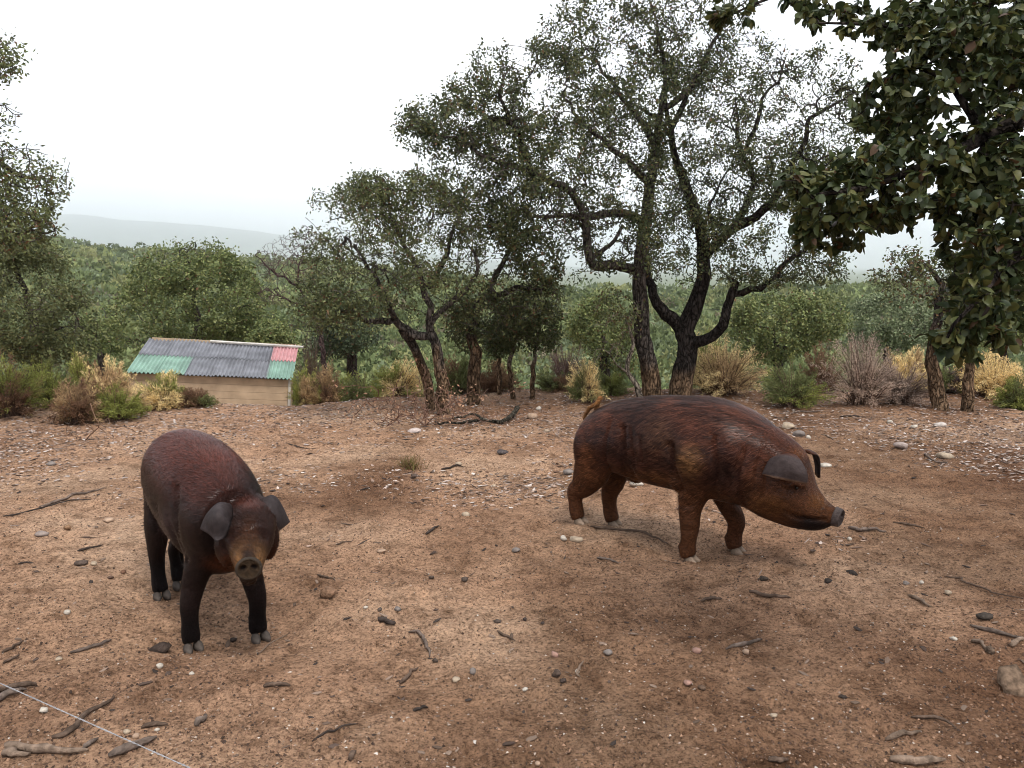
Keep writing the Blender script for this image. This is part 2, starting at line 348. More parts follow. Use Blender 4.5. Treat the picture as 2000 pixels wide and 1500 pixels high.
# ------------------------------------------------------------------ trees
class Tree:
    def __init__(s, seed):
        s.rng = np.random.default_rng(seed); s.pos = np.zeros((90000, 3)); s.par = np.full(90000, -1); s.rad = np.zeros(90000); s.n = 0; s.term = []
    def add(s, p, par, r=0.0):
        i = s.n; s.pos[i] = p; s.par[i] = par; s.rad[i] = r; s.n += 1; return i
    def limb(s, pts, r0, r1, wig=0.02, step=0.12):
        pts = np.array(pts, float)
        par = -1
        if s.n:
            j = int(np.argmin(((s.pos[:s.n] - pts[0]) ** 2).sum(1))); par = j
        # Catmull-Rom through the points
        E = np.concatenate([[2 * pts[0] - pts[1]], pts, [2 * pts[-1] - pts[-2]]])
        seg = np.linalg.norm(np.diff(pts, axis=0), axis=1); tot = seg.sum(); run = 0
        for k in range(len(pts) - 1):
            m = max(2, int(seg[k] / step))
            for q in range(m):
                t = q / m; a, b, c, d = E[k:k + 4]
                p = 0.5 * (2 * b + (c - a) * t + (2 * a - 5 * b + 4 * c - d) * t * t + (3 * b - a - 3 * c + d) * t ** 3)
                f = (run + seg[k] * t) / tot
                w = wig * (k + q > 0)
                if k + q == 0 and par >= 0 and np.linalg.norm(s.pos[par] - p) < .004: continue
                par = s.add(p + s.rng.normal(size=3) * w * (0.3 + f), par, r0 + (r1 - r0) * f)
            run += seg[k]
        s.add(pts[-1], par, r1)
    def targets(s, T, step=0.11, curl=0.5, lift=0.15, maxd=1e9):
        T = np.array(T); d0 = np.array([np.sqrt(((s.pos[:s.n] - t) ** 2).sum(1).min()) for t in T])
        for t in T[np.argsort(d0)]:
            d2 = ((s.pos[:s.n] - t) ** 2).sum(1)
            j = int(np.argmin(d2)); dist = math.sqrt(d2[j])
            if dist < step * 0.6 or dist > maxd or s.n > 88000: continue
            m = max(2, int(dist / step)); p0 = s.pos[j].copy(); pp = s.par[j]
            tang = unit(p0 - s.pos[pp]) if pp >= 0 else np.array([0, 0, 1.0])
            c = p0 + (t - p0) * 0.45 + (tang * curl * 0.35 + s.rng.normal(size=3) * 0.16 + np.array([0, 0, lift])) * dist * 0.6
            par = j
            for q in range(1, m + 1):
                f = q / m; p = p0 * (1 - f) ** 2 + 2 * f * (1 - f) * c + f * f * t
                par = s.add(p + s.rng.normal(size=3) * 0.012, par)
            s.term.append((par, m))
    def radii(s, tip=0.0035, ex=2.35):
        n = s.n; acc = np.zeros(n); nc = np.zeros(n, int); spec = s.rad[:n].copy()
        r = np.zeros(n)
        for i in range(n - 1, -1, -1):
            v = acc[i] ** (1 / ex) if nc[i] else tip
            r[i] = spec[i] if spec[i] > 0 else min(v, 0.075)
            p = s.par[i]
            if p >= 0: acc[p] += r[i] ** ex; nc[p] += 1
        for i in range(1, n):
            if s.par[i] >= 0: r[i] = min(r[i], r[s.par[i]] * 1.02)
        s.rad[:n] = r
    def mesh(s, cfun, lo=0.0, hi=9, rough=0.16):
        """tubes for every run of nodes; cfun(points, radii) gives bark colours"""
        n = s.n; best = np.full(n, -1)
        for i in range(1, n):
            p = s.par[i]
            if p >= 0 and (best[p] < 0 or s.rad[i] > s.rad[best[p]]): best[p] = i
        out_ = {True: ([], [], [], [0]), False: ([], [], [], [0])}
        for i in range(n):
            p = s.par[i]
            if p >= 0 and best[p] == i: continue
            ch = ([p] if p >= 0 else []) + [i]; k = i
            while best[k] >= 0: k = best[k]; ch.append(k)
            ch = np.array(ch)
            if len(ch) < 2: continue
            pt = s.pos[ch]; r = s.rad[ch].copy()
            if p >= 0: r[0] = min(r[0], r[1] * 1.25)
            thick = r.max() > 0.016
            V, Fc, R = tube(pt, r, 18 if r.max() > 0.07 else (7 if thick else 3), s.rng if thick else None, rough)
            o = out_[thick]
            o[0].append(V); o[1].append(Fc + o[3][0]); o[2].append(cfun(V, R)); o[3][0] += len(V)
        return {k: (np.concatenate(v[0]), np.concatenate(v[1]), np.concatenate(v[2])) if v[0] else None for k, v in out_.items()}
    def leaves(s, count, ln, wd, pal, back=5, spread=0.05, droop=0.25, brown=0.03, up=0.2):
        rng = s.rng; idx = []
        for e, m in s.term:
            k = e
            for q in range(min(back, m)): idx.append(k); k = s.par[k]
        idx = np.array(idx); ip = s.pos[idx]; sd_ = int(rng.integers(1000))
        cw = .12 + sstep(.38, .66, .5 * vnoise(ip[:, 0] * 2.1 + ip[:, 1], ip[:, 2] * 2.1, sd_) + .5 * vnoise(ip[:, 1] * 2.3 - ip[:, 0], ip[:, 2] * 2.3 + ip[:, 0] * 1.5, sd_ + 1))
        sel = idx[rng.choice(len(idx), size=count, p=cw / cw.sum())]
        par = s.par[sel]; tw = unit(s.pos[sel] - s.pos[par])
        base = s.pos[par] + (s.pos[sel] - s.pos[par]) * rng.random((count, 1)) + rng.normal(size=(count, 3)) * spread
        dv = unit(0.5 * tw + 0.75 * rng.normal(size=(count, 3)) + np.array([0, 0, up - droop]))
        sv = perp(dv, rng)
        L_ = ln * rng.uniform(0.65, 1.2, count); W_ = wd * rng.uniform(0.7, 1.15, count)
        V, Fc = leaf_quads(base, dv, sv, L_, W_, 0.12)
        c = np.array(pal)[rng.integers(len(pal), size=count)] * rng.uniform(0.7, 1.3, (count, 1))
        br = rng.random(count) < brown; c[br] = np.array((0.115, 0.068, 0.036)) * rng.uniform(0.7, 1.3, (br.sum(), 1))
        return V, Fc, np.repeat(c, 4, 0)

def tube(pt, r, k, rng=None, rough=0.15, cap=True):
    n = len(pt); tg = np.gradient(pt, axis=0); tg = unit(tg)
    a = np.zeros_like(tg); ref = np.array([0.0, 0, 1]) if abs(tg[0, 2]) < 0.9 else np.array([1.0, 0, 0])
    v = np.cross(tg[0], ref); v /= np.linalg.norm(v)
    for i in range(n):
        v = v - tg[i] * np.dot(v, tg[i]); v /= max(np.linalg.norm(v), 1e-9); a[i] = v
    b = np.cross(tg, a); th = np.arange(k) * 2 * math.pi / k
    rr = np.repeat(r[:, None], k, 1)
    if rng is not None:
        nzv = rng.normal(size=(n, k)); nzv = (nzv + np.roll(nzv, 1, 0)) * 0.5
        if k > 10:
            fur = np.cumsum(rng.normal(size=(n, k)) * .35, 0) + rng.normal(size=(1, k)); nzv = nzv * .6 + .5 * np.sin(fur * 2)
        rr = rr * (1 + rough * nzv)
    V = pt[:, None, :] + rr[:, :, None] * (np.cos(th)[None, :, None] * a[:, None, :] + np.sin(th)[None, :, None] * b[:, None, :])
    i = np.arange(n * k).reshape(n, k); j = np.roll(i, -1, 1)
    Fc = np.stack([i[:-1], j[:-1], j[1:], i[1:]], -1).reshape(-1, 4)
    return V.reshape(-1, 3), Fc, np.repeat(r, k)

GREY = np.array((0.062, 0.052, 0.045)); DARK = np.array((0.030, 0.025, 0.022)); CORK = np.array((0.20, 0.130, 0.080)); PALEB = np.array((0.20, 0.165, 0.13))
def bark_fun(ztop=None, zground=None, strip=0.0, base=GREY, seed=1):
    """old cork bark; the harvested lower trunk is bare orange-brown up to `strip` metres"""
    def f(V, R):
        nz_ = fbm(V[:, 0] * 9 + V[:, 1] * 7, V[:, 2] * 5, seed, 3)
        c = base[None] * (0.6 + 0.9 * nz_)[:, None]
        if strip:
            h = V[:, 2] - zground; w = sstep(strip + 0.08, strip - 0.12, h + 0.35 * (nz_ - 0.5))[:, None]
            fine = fbm(V[:, 0] * 30 + V[:, 1] * 24, V[:, 2] * 14, seed + 9, 2)
            c = c * (1 - w) + (CORK[None] * (0.05 + 0.7 * nz_ + 1.1 * (fine - .25))[:, None].clip(.08, 2)) * w
        return c
    return f
def ell(rng, n, cx, cy, rx, ry, Y, rY, hollow=0.0):
    """points filling a rounded mass, given by its place and size in the picture and its depth"""
    d = rng.normal(size=(n, 3)); d /= np.linalg.norm(d, axis=1, keepdims=True)
    rad = (hollow + (1 - hollow) * rng.random(n)) ** (1 / 3.0)
    q = d * rad[:, None]
    return [P(cx + a * rx, cy - b * ry, Y + c * rY) for a, b, c in q]
def finish_tree(t, name, label, group, leaf, bark, cat='tree', twigmat=None):
    base = t.pos[0].copy(); root = empty(name, base); tag(root, label, cat, group)
    ms = t.mesh(bark)
    if ms[True]: link('trunk', arr_mesh('trunk', ms[True][0] - base, ms[True][1], ms[True][2], smooth=True), M_bark, root)
    if ms[False]: tag(link('twigs', arr_mesh('twigs', ms[False][0] - base, ms[False][1], ms[False][2]), M_twig, root), kind='stuff')
    if leaf is not None:
        V, Fc, C = leaf; tag(link('crown', arr_mesh('crown', V - base, Fc, C), M_leaf, root), kind='stuff')
    return root
def limbpx(t, pts, r0, r1, Y, wig=0.018, dY=0.0):
    n = len(pts); t.limb([P(a[0], a[1], (a[2] if len(a) > 2 else Y + dY * i / max(1, n - 1))) for i, a in enumerate(pts)], r0, r1, wig)

LG = [(0.055, 0.068, 0.028), (0.040, 0.053, 0.023), (0.082, 0.090, 0.036), (0.11, 0.112, 0.048), (0.062, 0.074, 0.038)]       # cork oak leaves
LO = [(0.10, 0.112, 0.046), (0.078, 0.092, 0.038), (0.13, 0.135, 0.058), (0.066, 0.08, 0.036)]                              # greyer, older
LD = [(0.055, 0.070, 0.030), (0.045, 0.058, 0.026), (0.075, 0.085, 0.036)]
GRP = 'cork oaks at the edge of the clearing'
def ground_under(px, Y): 
    x = (px - CX) / F * Y; return float(gbase(x, Y))
def base_pt(px, Y):
    x = (px - CX) / F * Y
    for _ in range(4):
        z = float(gbase(x, Y)) - 0.06
    return np.array([x, Y, z])
def px_of(p):
    d = np.asarray(p) - CAM; f = d[1] * cp - d[2] * sp; up = d[1] * sp + d[2] * cp
    return CX + F * d[0] / f, CY - F * up / f

# --- the tall straight-stemmed cork oak
Y0 = 11.0
tA = Tree(1); b = base_pt(1272, Y0); bx, by = px_of(b); zgA = b[2] + .06
limbpx(tA, [(1274, by), (1271, 745), (1262, 690), (1254, 640), (1250, 590), (1249, 540), (1254, 480), (1261, 430), (1268, 380), (1276, 320), (1282, 270), (1290, 210), (1300, 150), (1290, 90), (1275, 20)], 0.135, 0.012, Y0, 0.01)
limbpx(tA, [(1249, 528), (1228, 524, 10.9), (1195, 516, 10.7), (1160, 521, 10.6), (1148, 482, 10.6), (1138, 420, 10.6), (1116, 376, 10.5), (1060, 344, 10.4), (1012, 328, 10.3), (960, 312, 10.2), (916, 284, 10.2), (884, 264, 10.1), (852, 268, 10.1)], 0.075, 0.014, Y0, 0.012)
limbpx(tA, [(1036, 334, 10.4), (1016, 272, 10.3), (996, 236, 10.3), (976, 192, 10.2), (985, 150, 10.2)], 0.045, 0.012, Y0)
limbpx(tA, [(1000, 236, 10.3), (960, 228, 10.3), (925, 215, 10.3)], 0.02, 0.008, Y0)
limbpx(tA, [(1256, 432), (1220, 414, 10.9), (1180, 418, 10.8), (1140, 425, 10.6), (1080, 420, 10.3), (1030, 425, 10.1)], 0.065, 0.016, Y0)
limbpx(tA, [(1166, 498, 10.6), (1180, 482, 10.6), (1200, 468, 10.7), (1216, 440, 10.8)], 0.032, 0.02, Y0)
limbpx(tA, [(1280, 280), (1240, 220, 11.3), (1190, 160, 11.5), (1160, 110, 11.6)], 0.05, 0.012, Y0)
limbpx(tA, [(1270, 360), (1210, 300, 10.6), (1150, 250, 10.4), (1100, 190, 10.3)], 0.055, 0.012, Y0)
limbpx(tA, [(1290, 215), (1330, 190, 11), (1360, 150, 11), (1385, 105, 11), (1405, 60, 11), (1432, 20, 11)], 0.055, 0.014, Y0)
r_ = tA.rng
T = (ell(r_, 330, 1080, 330, 170, 150, 10.6, 1.5) + ell(r_, 300, 1230, 170, 150, 170, 11.2, 1.5) + ell(r_, 170, 925, 250, 120, 90, 10.3, 1.1)
     + ell(r_, 90, 850, 250, 90, 60, 10.2, 0.7) + ell(r_, 120, 960, 170, 80, 70, 10.3, 0.8) + ell(r_, 200, 1340, 60, 150, 120, 11.2, 1.4)
     + ell(r_, 150, 1210, 420, 130, 120, 10.9, 1.1) + ell(r_, 150, 1120, 90, 90, 100, 11, 1.2) + ell(r_, 120, 1020, 400, 90, 90, 10.3, .9) + ell(r_, 160, 1270, 420, 80, 140, 10.3, .5) + ell(r_, 120, 1130, 470, 90, 90, 10.2, .6) + ell(r_, 120, 1280, 0, 220, 90, 11, 1.3)
     + ell(r_, 420, 1130, 260, 300, 220, 10.8, 1.6) + ell(r_, 150, 1000, 330, 200, 120, 10.4, 1.0))
tA.targets(T); tA.radii()
finish_tree(tA, 'cork_oak', 'tall cork oak with straight left trunk and long limb reaching left, behind the larger pig', GRP,
            tA.leaves(50000, 0.053, 0.027, LG), bark_fun(zground=zgA, strip=0.55))
# --- its forked neighbour
tB = Tree(2); b = base_pt(1330, Y0 + .2); by = px_of(b)[1]; Y1 = Y0 + .2; zgB = b[2] + .06
limbpx(tB, [(1326, by), (1331, 740), (1340, 700), (1342, 665), (1336, 645), (1352, 610), (1370, 560), (1376, 510), (1366, 440), (1350, 390), (1336, 350), (1318, 300), (1308, 250), (1300, 190), (1310, 120)], 0.158, 0.012, Y1, 0.01)
limbpx(tB, [(1338, 648), (1318, 628), (1300, 612), (1284, 592), (1270, 560, 11.3), (1262, 500, 11.5)], 0.095, 0.04, Y1)
limbpx(tB, [(1342, 678), (1362, 668, 11.1), (1392, 658, 11), (1412, 634, 10.9), (1420, 600, 10.9), (1432, 572, 10.9), (1465, 566, 10.8), (1500, 556, 10.7), (1530, 525, 10.6), (1562, 488, 10.5), (1600, 470, 10.4)], 0.08, 0.02, Y1)
limbpx(tB, [(1426, 582, 10.9), (1437, 552, 10.9)], 0.07, 0.05, Y1, 0.0)
limbpx(tB, [(1375, 500), (1395, 480, 11.1), (1433, 448, 11), (1455, 400, 11), (1471, 339, 11), (1455, 306, 11), (1441, 262, 11), (1438, 210, 11)], 0.07, 0.014, Y1)
limbpx(tB, [(1455, 300, 11), (1482, 235, 10.9), (1490, 191, 10.9), (1517, 158, 10.9), (1531, 120, 10.9)], 0.035, 0.01, Y1)
limbpx(tB, [(1440, 442, 11), (1492, 410, 10.8), (1540, 340, 10.6), (1575, 262, 10.6), (1582, 225, 10.6), (1618, 214, 10.5), (1668, 180, 10.5)], 0.06, 0.012, Y1)
limbpx(tB, [(1433, 450, 11), (1395, 434, 11.2), (1385, 400, 11.3), (1410, 350, 11.4)], 0.045, 0.012, Y1)
limbpx(tB, [(1312, 268), (1272, 218, 11), (1230, 200, 11)], 0.04, 0.012, Y1)
limbpx(tB, [(1310, 255), (1348, 176, 11.2), (1380, 120, 11.2), (1396, 76, 11.2)], 0.045, 0.012, Y1)
r_ = tB.rng
T = (ell(r_, 200, 1370, 330, 120, 130, 11.2, 1.2) + ell(r_, 150, 1520, 240, 140, 140, 10.9, 1.1, .3) + ell(r_, 160, 1500, 440, 130, 90, 10.8, 1.0)
     + ell(r_, 130, 1420, 160, 120, 100, 11.2, 1.2) + ell(r_, 90, 1590, 340, 80, 140, 10.6, .9) + ell(r_, 120, 1320, 470, 110, 90, 11.2, 1.0)
     + ell(r_, 70, 1600, 520, 70, 50, 10.5, .6) + ell(r_, 60, 1480, 545, 70, 25, 10.7, .5) + ell(r_, 60, 1600, 150, 70, 60, 10.6, .6) + ell(r_, 130, 1380, 460, 100, 110, 10.5, .5) + ell(r_, 80, 1550, 300, 110, 120, 10.7, .8) + ell(r_, 330, 1480, 270, 220, 230, 11, 1.4) + ell(r_, 90, 1650, 260, 70, 160, 10.6, .7))
tB.targets(T); tB.radii()
finish_tree(tB, 'cork_oak', 'black-barked cork oak forking low into upright arms, behind the middle of the larger pig', GRP,
            tB.leaves(28000, 0.052, 0.026, LG), bark_fun(zground=zgB, strip=0.42, base=DARK, seed=4))
# --- twin-stemmed oak
Y2 = 10.0
tC = Tree(3); b = base_pt(866, Y2); by = px_of(b)[1]; zgC = b[2] + .06
limbpx(tC, [(868, by), (864, 770), (858, 710), (848, 668), (839, 645), (841, 600), (829, 554), (802, 501), (780, 455), (765, 400), (750, 350)], 0.080, 0.010, Y2)
limbpx(tC, [(842, 655), (818, 657, 10), (800, 650, 10), (786, 638, 10), (770, 624, 10), (745, 628, 9.9), (716, 627, 9.8), (699, 614, 9.7), (670, 600, 9.6), (630, 612, 9.5)], 0.058, 0.014, Y2)
limbpx(tC, [(778, 632, 10), (761, 608, 9.9), (754, 584, 9.9), (742, 558, 9.9), (720, 520, 9.8), (690, 480, 9.8)], 0.04, 0.014, Y2)
limbpx(tC, [(842, 632), (860, 608, 10.1), (896, 580, 10.1), (918, 558, 10.1), (930, 520, 10.1), (915, 480, 10.2)], 0.045, 0.014, Y2)
limbpx(tC, [(836, 560), (862, 520, 10.2), (880, 470, 10.3), (900, 420, 10.3)], 0.045, 0.012, Y2)
b2 = base_pt(842, Y2 + .5); by2 = px_of(b2)[1]
tC.limb([P(842, by2, Y2 + .5), P(836, 748, 10.4), P(818, 697, 10.25), P(802, 664, 10.1), P(789, 642, 10.0)], 0.068, 0.06, 0.006)
tC.par[[i for i in range(tC.n) if np.allclose(tC.pos[i], P(842, by2, Y2 + .5), atol=1e-4)][0]] = -1
r_ = tC.rng
T = (ell(r_, 330, 780, 470, 165, 130, 10.1, 1.2) + ell(r_, 130, 690, 560, 120, 70, 9.8, .9) + ell(r_, 110, 640, 620, 90, 55, 9.6, .7)
     + ell(r_, 110, 720, 385, 60, 50, 10, .7) + ell(r_, 140, 860, 400, 110, 80, 10.3, .9) + ell(r_, 60, 900, 570, 60, 60, 10.2, .6) + ell(r_, 70, 640, 510, 60, 50, 9.8, .6) + ell(r_, 260, 770, 480, 210, 160, 10, 1.2))
tC.targets(T); tC.radii()
finish_tree(tC, 'cork_oak', 'leaning cork oak with two crossing stems and loose grey-green crown beside the bare twigs', GRP,
            tC.leaves(23000, 0.050, 0.025, LO, brown=0.06), bark_fun(zground=zgC, strip=0.75, seed=7))
# --- stripped stem with the dark curtain of leaves
tD = Tree(4); Y3 = 10.9; b = base_pt(925, Y3); by = px_of(b)[1]
limbpx(tD, [(926, by), (925, 740), (926, 690), (920, 650), (930, 600), (960, 550), (990, 500), (1005, 450), (1015, 410)], 0.10, 0.014, Y3)
limbpx(tD, [(924, 640), (905, 600, 11), (890, 560, 11)], 0.04, 0.012, Y3)
limbpx(tD, [(935, 590), (990, 570, 10.7), (1050, 560, 10.5), (1090, 575, 10.4)], 0.05, 0.012, Y3)
r_ = tD.rng
T = (ell(r_, 260, 1010, 520, 95, 120, 10.6, .9) + ell(r_, 120, 960, 610, 80, 50, 10.7, .7) + ell(r_, 90, 1060, 590, 55, 45, 10.4, .5) + ell(r_, 70, 910, 640, 45, 40, 10.9, .5))
tD.targets(T, lift=-0.05); tD.radii()
finish_tree(tD, 'cork_oak', 'cork oak with pale stripped trunk and dark drooping curtain of leaves', GRP,
            tD.leaves(9500, 0.056, 0.029, LD + LG[2:4], droop=0.6, brown=0.05), bark_fun(zground=b[2] + .06, strip=0.85, seed=9))
# --- young oaks behind it
for k, (px, Y, pts, T, lab) in enumerate([
    (1003, 11.6, [(996, 720), (1000, 690), (1005, 650), (1015, 600)], [(90, 1000, 640, 42, 45)], 'slim young oak left of two thin stems behind the pale stripped trunk'),
    (1038, 11.5, [(1042, 720), (1046, 690), (1052, 650), (1060, 610)], [(120, 1055, 640, 48, 50)], 'slim young oak with round crown, nearest the yellow bush in the middle'),
    (976, 12.0, [(974, 720), (970, 690), (968, 650)], [(70, 968, 660, 30, 36)], 'thinnest young oak close behind the pale stripped trunk')]):
    t = Tree(20 + k); b = base_pt(px, Y); by = px_of(b)[1]
    limbpx(t, [(px, by)] + pts, 0.045, 0.014, Y)
    TT = []
    for (n_, a_, c_, d_, e_) in T: TT += ell(t.rng, n_, a_, c_, d_, e_, Y, .45)
    t.targets(TT); t.radii()
    finish_tree(t, 'young_oak', lab, GRP, t.leaves(3600, 0.055, 0.03, LO[:2] + LD, brown=.03), bark_fun(zground=b[2], strip=.6, base=PALEB * .6, seed=k))
# --- bent sapling left of the tall trunk
t = Tree(30); b = base_pt(1258, 10.7); by = px_of(b)[1]
limbpx(t, [(1256, by), (1243, 752), (1226, 728), (1229, 700), (1237, 672), (1230, 645), (1222, 628), (1232, 612)], 0.045, 0.014, 10.7, 0.004)
limbpx(t, [(1229, 635, 10.7), (1241, 618, 10.7), (1246, 600, 10.7)], 0.02, 0.008, 10.7, 0.003)
limbpx(t, [(1226, 728, 10.7), (1205, 712, 10.6), (1190, 690, 10.5)], 0.014, 0.006, 10.7, 0.003)
T = ell(t.rng, 60, 1205, 620, 60, 60, 10.7, .5) + ell(t.rng, 30, 1195, 690, 45, 35, 10.7, .4)
t.targets(T); t.radii(tip=.003)
finish_tree(t, 'oak_sapling', 'crooked bare-barked sapling bending beside the tall straight trunk', GRP, t.leaves(900, 0.05, 0.028, LO, brown=.15), bark_fun(base=PALEB * 0.8, seed=3))
# --- the two at the right
for k, (px, Y, pts, r0, T, lab) in enumerate([
    (1836, 10.2, [(1832, 770), (1822, 710), (1824, 650), (1838, 590), (1842, 560), (1820, 530), (1790, 515)], .105, [(150, 1800, 540, 110, 60), (60, 1870, 600, 60, 60)], 'stripped-trunk oak leaning left under the overhanging branches at right'),
    (1888, 10.1, [(1890, 770), (1893, 700), (1896, 640), (1905, 580), (1930, 540)], .072, [(120, 1930, 560, 90, 70)], 'upright orange-trunked oak, the rightmost stem at the clearing edge')]):
    t = Tree(40 + k); b = base_pt(px, Y); by = px_of(b)[1]
    limbpx(t, [(px, by)] + pts, r0, 0.02, Y)
    if k == 0: limbpx(t, [(1842, 565), (1870, 540, 10.3), (1910, 520, 10.4)], .05, .014, Y)
    TT = []
    for (n_, a_, c_, d_, e_) in T: TT += ell(t.rng, n_, a_, c_, d_, e_, Y, .8)
    t.targets(TT); t.radii()
    finish_tree(t, 'cork_oak', lab, GRP, t.leaves(3200, 0.055, 0.03, LO, brown=.14), bark_fun(zground=b[2], strip=1.15, seed=11 + k))
# --- rounded trees behind the clearing: (px, Y, trunk height in px, masses, leaves, leaf size, palette, label)
LK = [(0.15, 0.175, 0.062), (0.115, 0.14, 0.05), (0.19, 0.20, 0.078), (0.09, 0.115, 0.045)]
BGT = [
    (390, 19.0, 640, [(360, 375, 585, 145, 105, 1.7), (170, 370, 520, 100, 50, 1.2), (90, 490, 620, 55, 65, 1), (90, 255, 620, 65, 65, 1.0)], 26000, .085, LK, 'round olive-green oak rising behind the tin-roofed hut'),
    (70, 14.5, 640, [(300, 55, 590, 110, 120, 1.4), (120, 120, 640, 70, 80, .9), (80, 20, 480, 60, 60, .9)], 21000, .07, [(0.10, 0.112, 0.046), (0.08, 0.092, 0.038), (0.135, 0.14, 0.06)], 'dense dark green oak at the left edge above the green bushes'),
    (1520, 18.5, 690, [(220, 1510, 640, 95, 70, 1.4), (120, 1590, 620, 70, 55, 1.1), (60, 1450, 660, 50, 50, .8)], 15000, .085, LK, 'wide olive-green oak behind the big yellow bush'),
    (1735, 23, 680, [(200, 1735, 630, 85, 60, 1.4), (70, 1790, 640, 50, 50, 1)], 10500, .10, [(0.16, 0.19, 0.10), (0.13, 0.16, 0.085), (0.19, 0.21, 0.12)], 'pale grey-green oak behind the pinkish dead bush'),
    (1180, 17.5, 690, [(140, 1175, 640, 65, 60, 1.1), (50, 1215, 690, 40, 40, .7)], 8500, .08, LK, 'small pale oak seen between the young stems and the tall trunk'),
    (690, 15.5, 690, [(130, 690, 640, 65, 50, .9), (60, 640, 665, 40, 35, .7)], 8000, .075, [(0.055, 0.075, 0.04), (0.07, 0.09, 0.05)], 'low dark oak behind the leaning two-stemmed tree'),
    (505, 17.5, 700, [(110, 535, 668, 45, 40, .8)], 5500, .08, LK, 'small oak behind the right end of the hut roof'),
    (1960, 17.0, 690, [(150, 1960, 620, 80, 60, 1.2)], 8000, .085, LK, 'olive-green oak at the right edge, mostly behind the near leaves'),
    (200, 21.0, 690, [(110, 190, 660, 55, 42, 1.0)], 6000, .09, LK, 'small oak in the gap left of the round tree behind the hut'),
]
for k, (px, Y, fork, masses, nl, ls, pal_, lab) in enumerate(BGT):
    t = Tree(60 + k); b = base_pt(px, Y); by = px_of(b)[1]
    limbpx(t, [(px, by), (px + 4, (by + fork) / 2), (px - 3, fork)], 0.15, 0.09, Y)
    for mm in masses[:3]:
        limbpx(t, [(px, fork), ((px + mm[1]) / 2, (fork + mm[2]) / 2 + 6), (mm[1], mm[2])], .07, .02, Y)
    TT = []
    for (n_, a_, c_, d_, e_, f_) in masses: TT += ell(t.rng, n_, a_, c_, d_, e_, Y, f_, .35)
    t.targets(TT, step=.2); t.radii(tip=.004)
    finish_tree(t, 'oak_tree', lab, 'oaks beyond the clearing', t.leaves(nl, ls, ls * .55, pal_, spread=.09, brown=.02), bark_fun(seed=k))
# --- the loose crown leaning in at the top left (its trunk stands outside the picture)
t = Tree(90); Y = 8.6; b = base_pt(-260, Y); by = px_of(b)[1]
limbpx(t, [(-260, by), (-255, 600), (-240, 460), (-200, 380), (-130, 330), (-60, 300), (10, 330), (70, 350)], .16, .014, Y)
limbpx(t, [(-230, 440), (-190, 300, 8.5), (-130, 210, 8.4), (-60, 160, 8.4), (0, 130, 8.4)], .07, .012, Y)
limbpx(t, [(-210, 400), (-120, 430, 8.3), (-40, 440, 8.2), (30, 455, 8.2), (70, 450, 8.2)], .05, .01, Y)
T = (ell(t.rng, 170, 40, 350, 105, 80, 8.5, .7) + ell(t.rng, 90, -10, 240, 55, 60, 8.4, .6) + ell(t.rng, 80, -10, 110, 62, 60, 8.4, .5) + ell(t.rng, 110, 30, 440, 85, 50, 8.3, .6) + ell(t.rng, 160, -150, 260, 120, 180, 8.5, .9))
t.targets(T); t.radii()
finish_tree(t, 'cork_oak', 'loose-crowned oak leaning in at the top left against the sky', GRP, t.leaves(8200, 0.050, 0.024, LO + LK[:1], brown=.07), bark_fun(seed=21))
# --- leafless tree by the hut
t = Tree(95); Y = 13.5; b = base_pt(640, Y); by = px_of(b)[1]
limbpx(t, [(640, by), (632, 690), (622, 640), (606, 600), (580, 560), (556, 545), (520, 520), (500, 500)], .06, .008, Y)
limbpx(t, [(606, 600), (570, 590, 13.4), (535, 575, 13.3), (510, 560, 13.3)], .02, .006, Y)
limbpx(t, [(580, 562), (585, 520, 13.4), (595, 480, 13.4), (600, 455, 13.4)], .02, .006, Y)
T = ell(t.rng, 420, 560, 510, 65, 55, 13.4, .7) + ell(t.rng, 200, 590, 470, 40, 30, 13.4, .5) + ell(t.rng, 160, 540, 575, 45, 25, 13.4, .4)
t.targets(T, curl=.5, lift=.05); t.radii(tip=.003)
finish_tree(t, 'leafless_tree', 'leafless dead tree with fine purplish twigs right of the hut roof', None, None, bark_fun(base=np.array((.075, .05, .048)), seed=5))

# ------------------------------------------------------------------ the hut
L0, R0 = P(247, 728, 12.4), P(572, 742, 12.92)
ex = (R0 - L0) / np.linalg.norm(R0 - L0); WID = np.linalg.norm(R0 - L0)
ey = unit(np.array([-0.209, 0.978, 0.25])); ey = unit(ey - ex * np.dot(ex, ey)); DEP = 1.60
en = np.cross(ex, ey)                                       # roof normal, up
back = unit(np.array([-0.209, 0.978, 0.0])); back = unit(back - ex * np.dot(ex, back)); dn = -np.cross(ex, back)
hut_o = L0.copy(); hut = tag(empty('pig_hut', hut_o), 'low plank hut with patchwork corrugated roof behind the bushes', 'hut')
M_dark = mat_plain('roof_slate', (0.165, 0.166, 0.182), 0.6, 0.25, 0.30, 4, 0.15, 60)
M_green = mat_plain('roof_green', (0.19, 0.29, 0.235), 0.65, 0.2, 0.28, 4, 0.15, 60)
M_red = mat_plain('roof_red', (0.50, 0.25, 0.25), 0.6, 0.35, 0.2, 6, 0.15, 60)
M_plank = mat_plain('plank', (0.37, 0.275, 0.185), 0.85, 0.06, 0.2, 5.0)
M_white = mat_plain('white_wood', (0.44, 0.41, 0.37), 0.8, 0.1, 0.25, 9)
NW = 7; SW = WID / 6.0
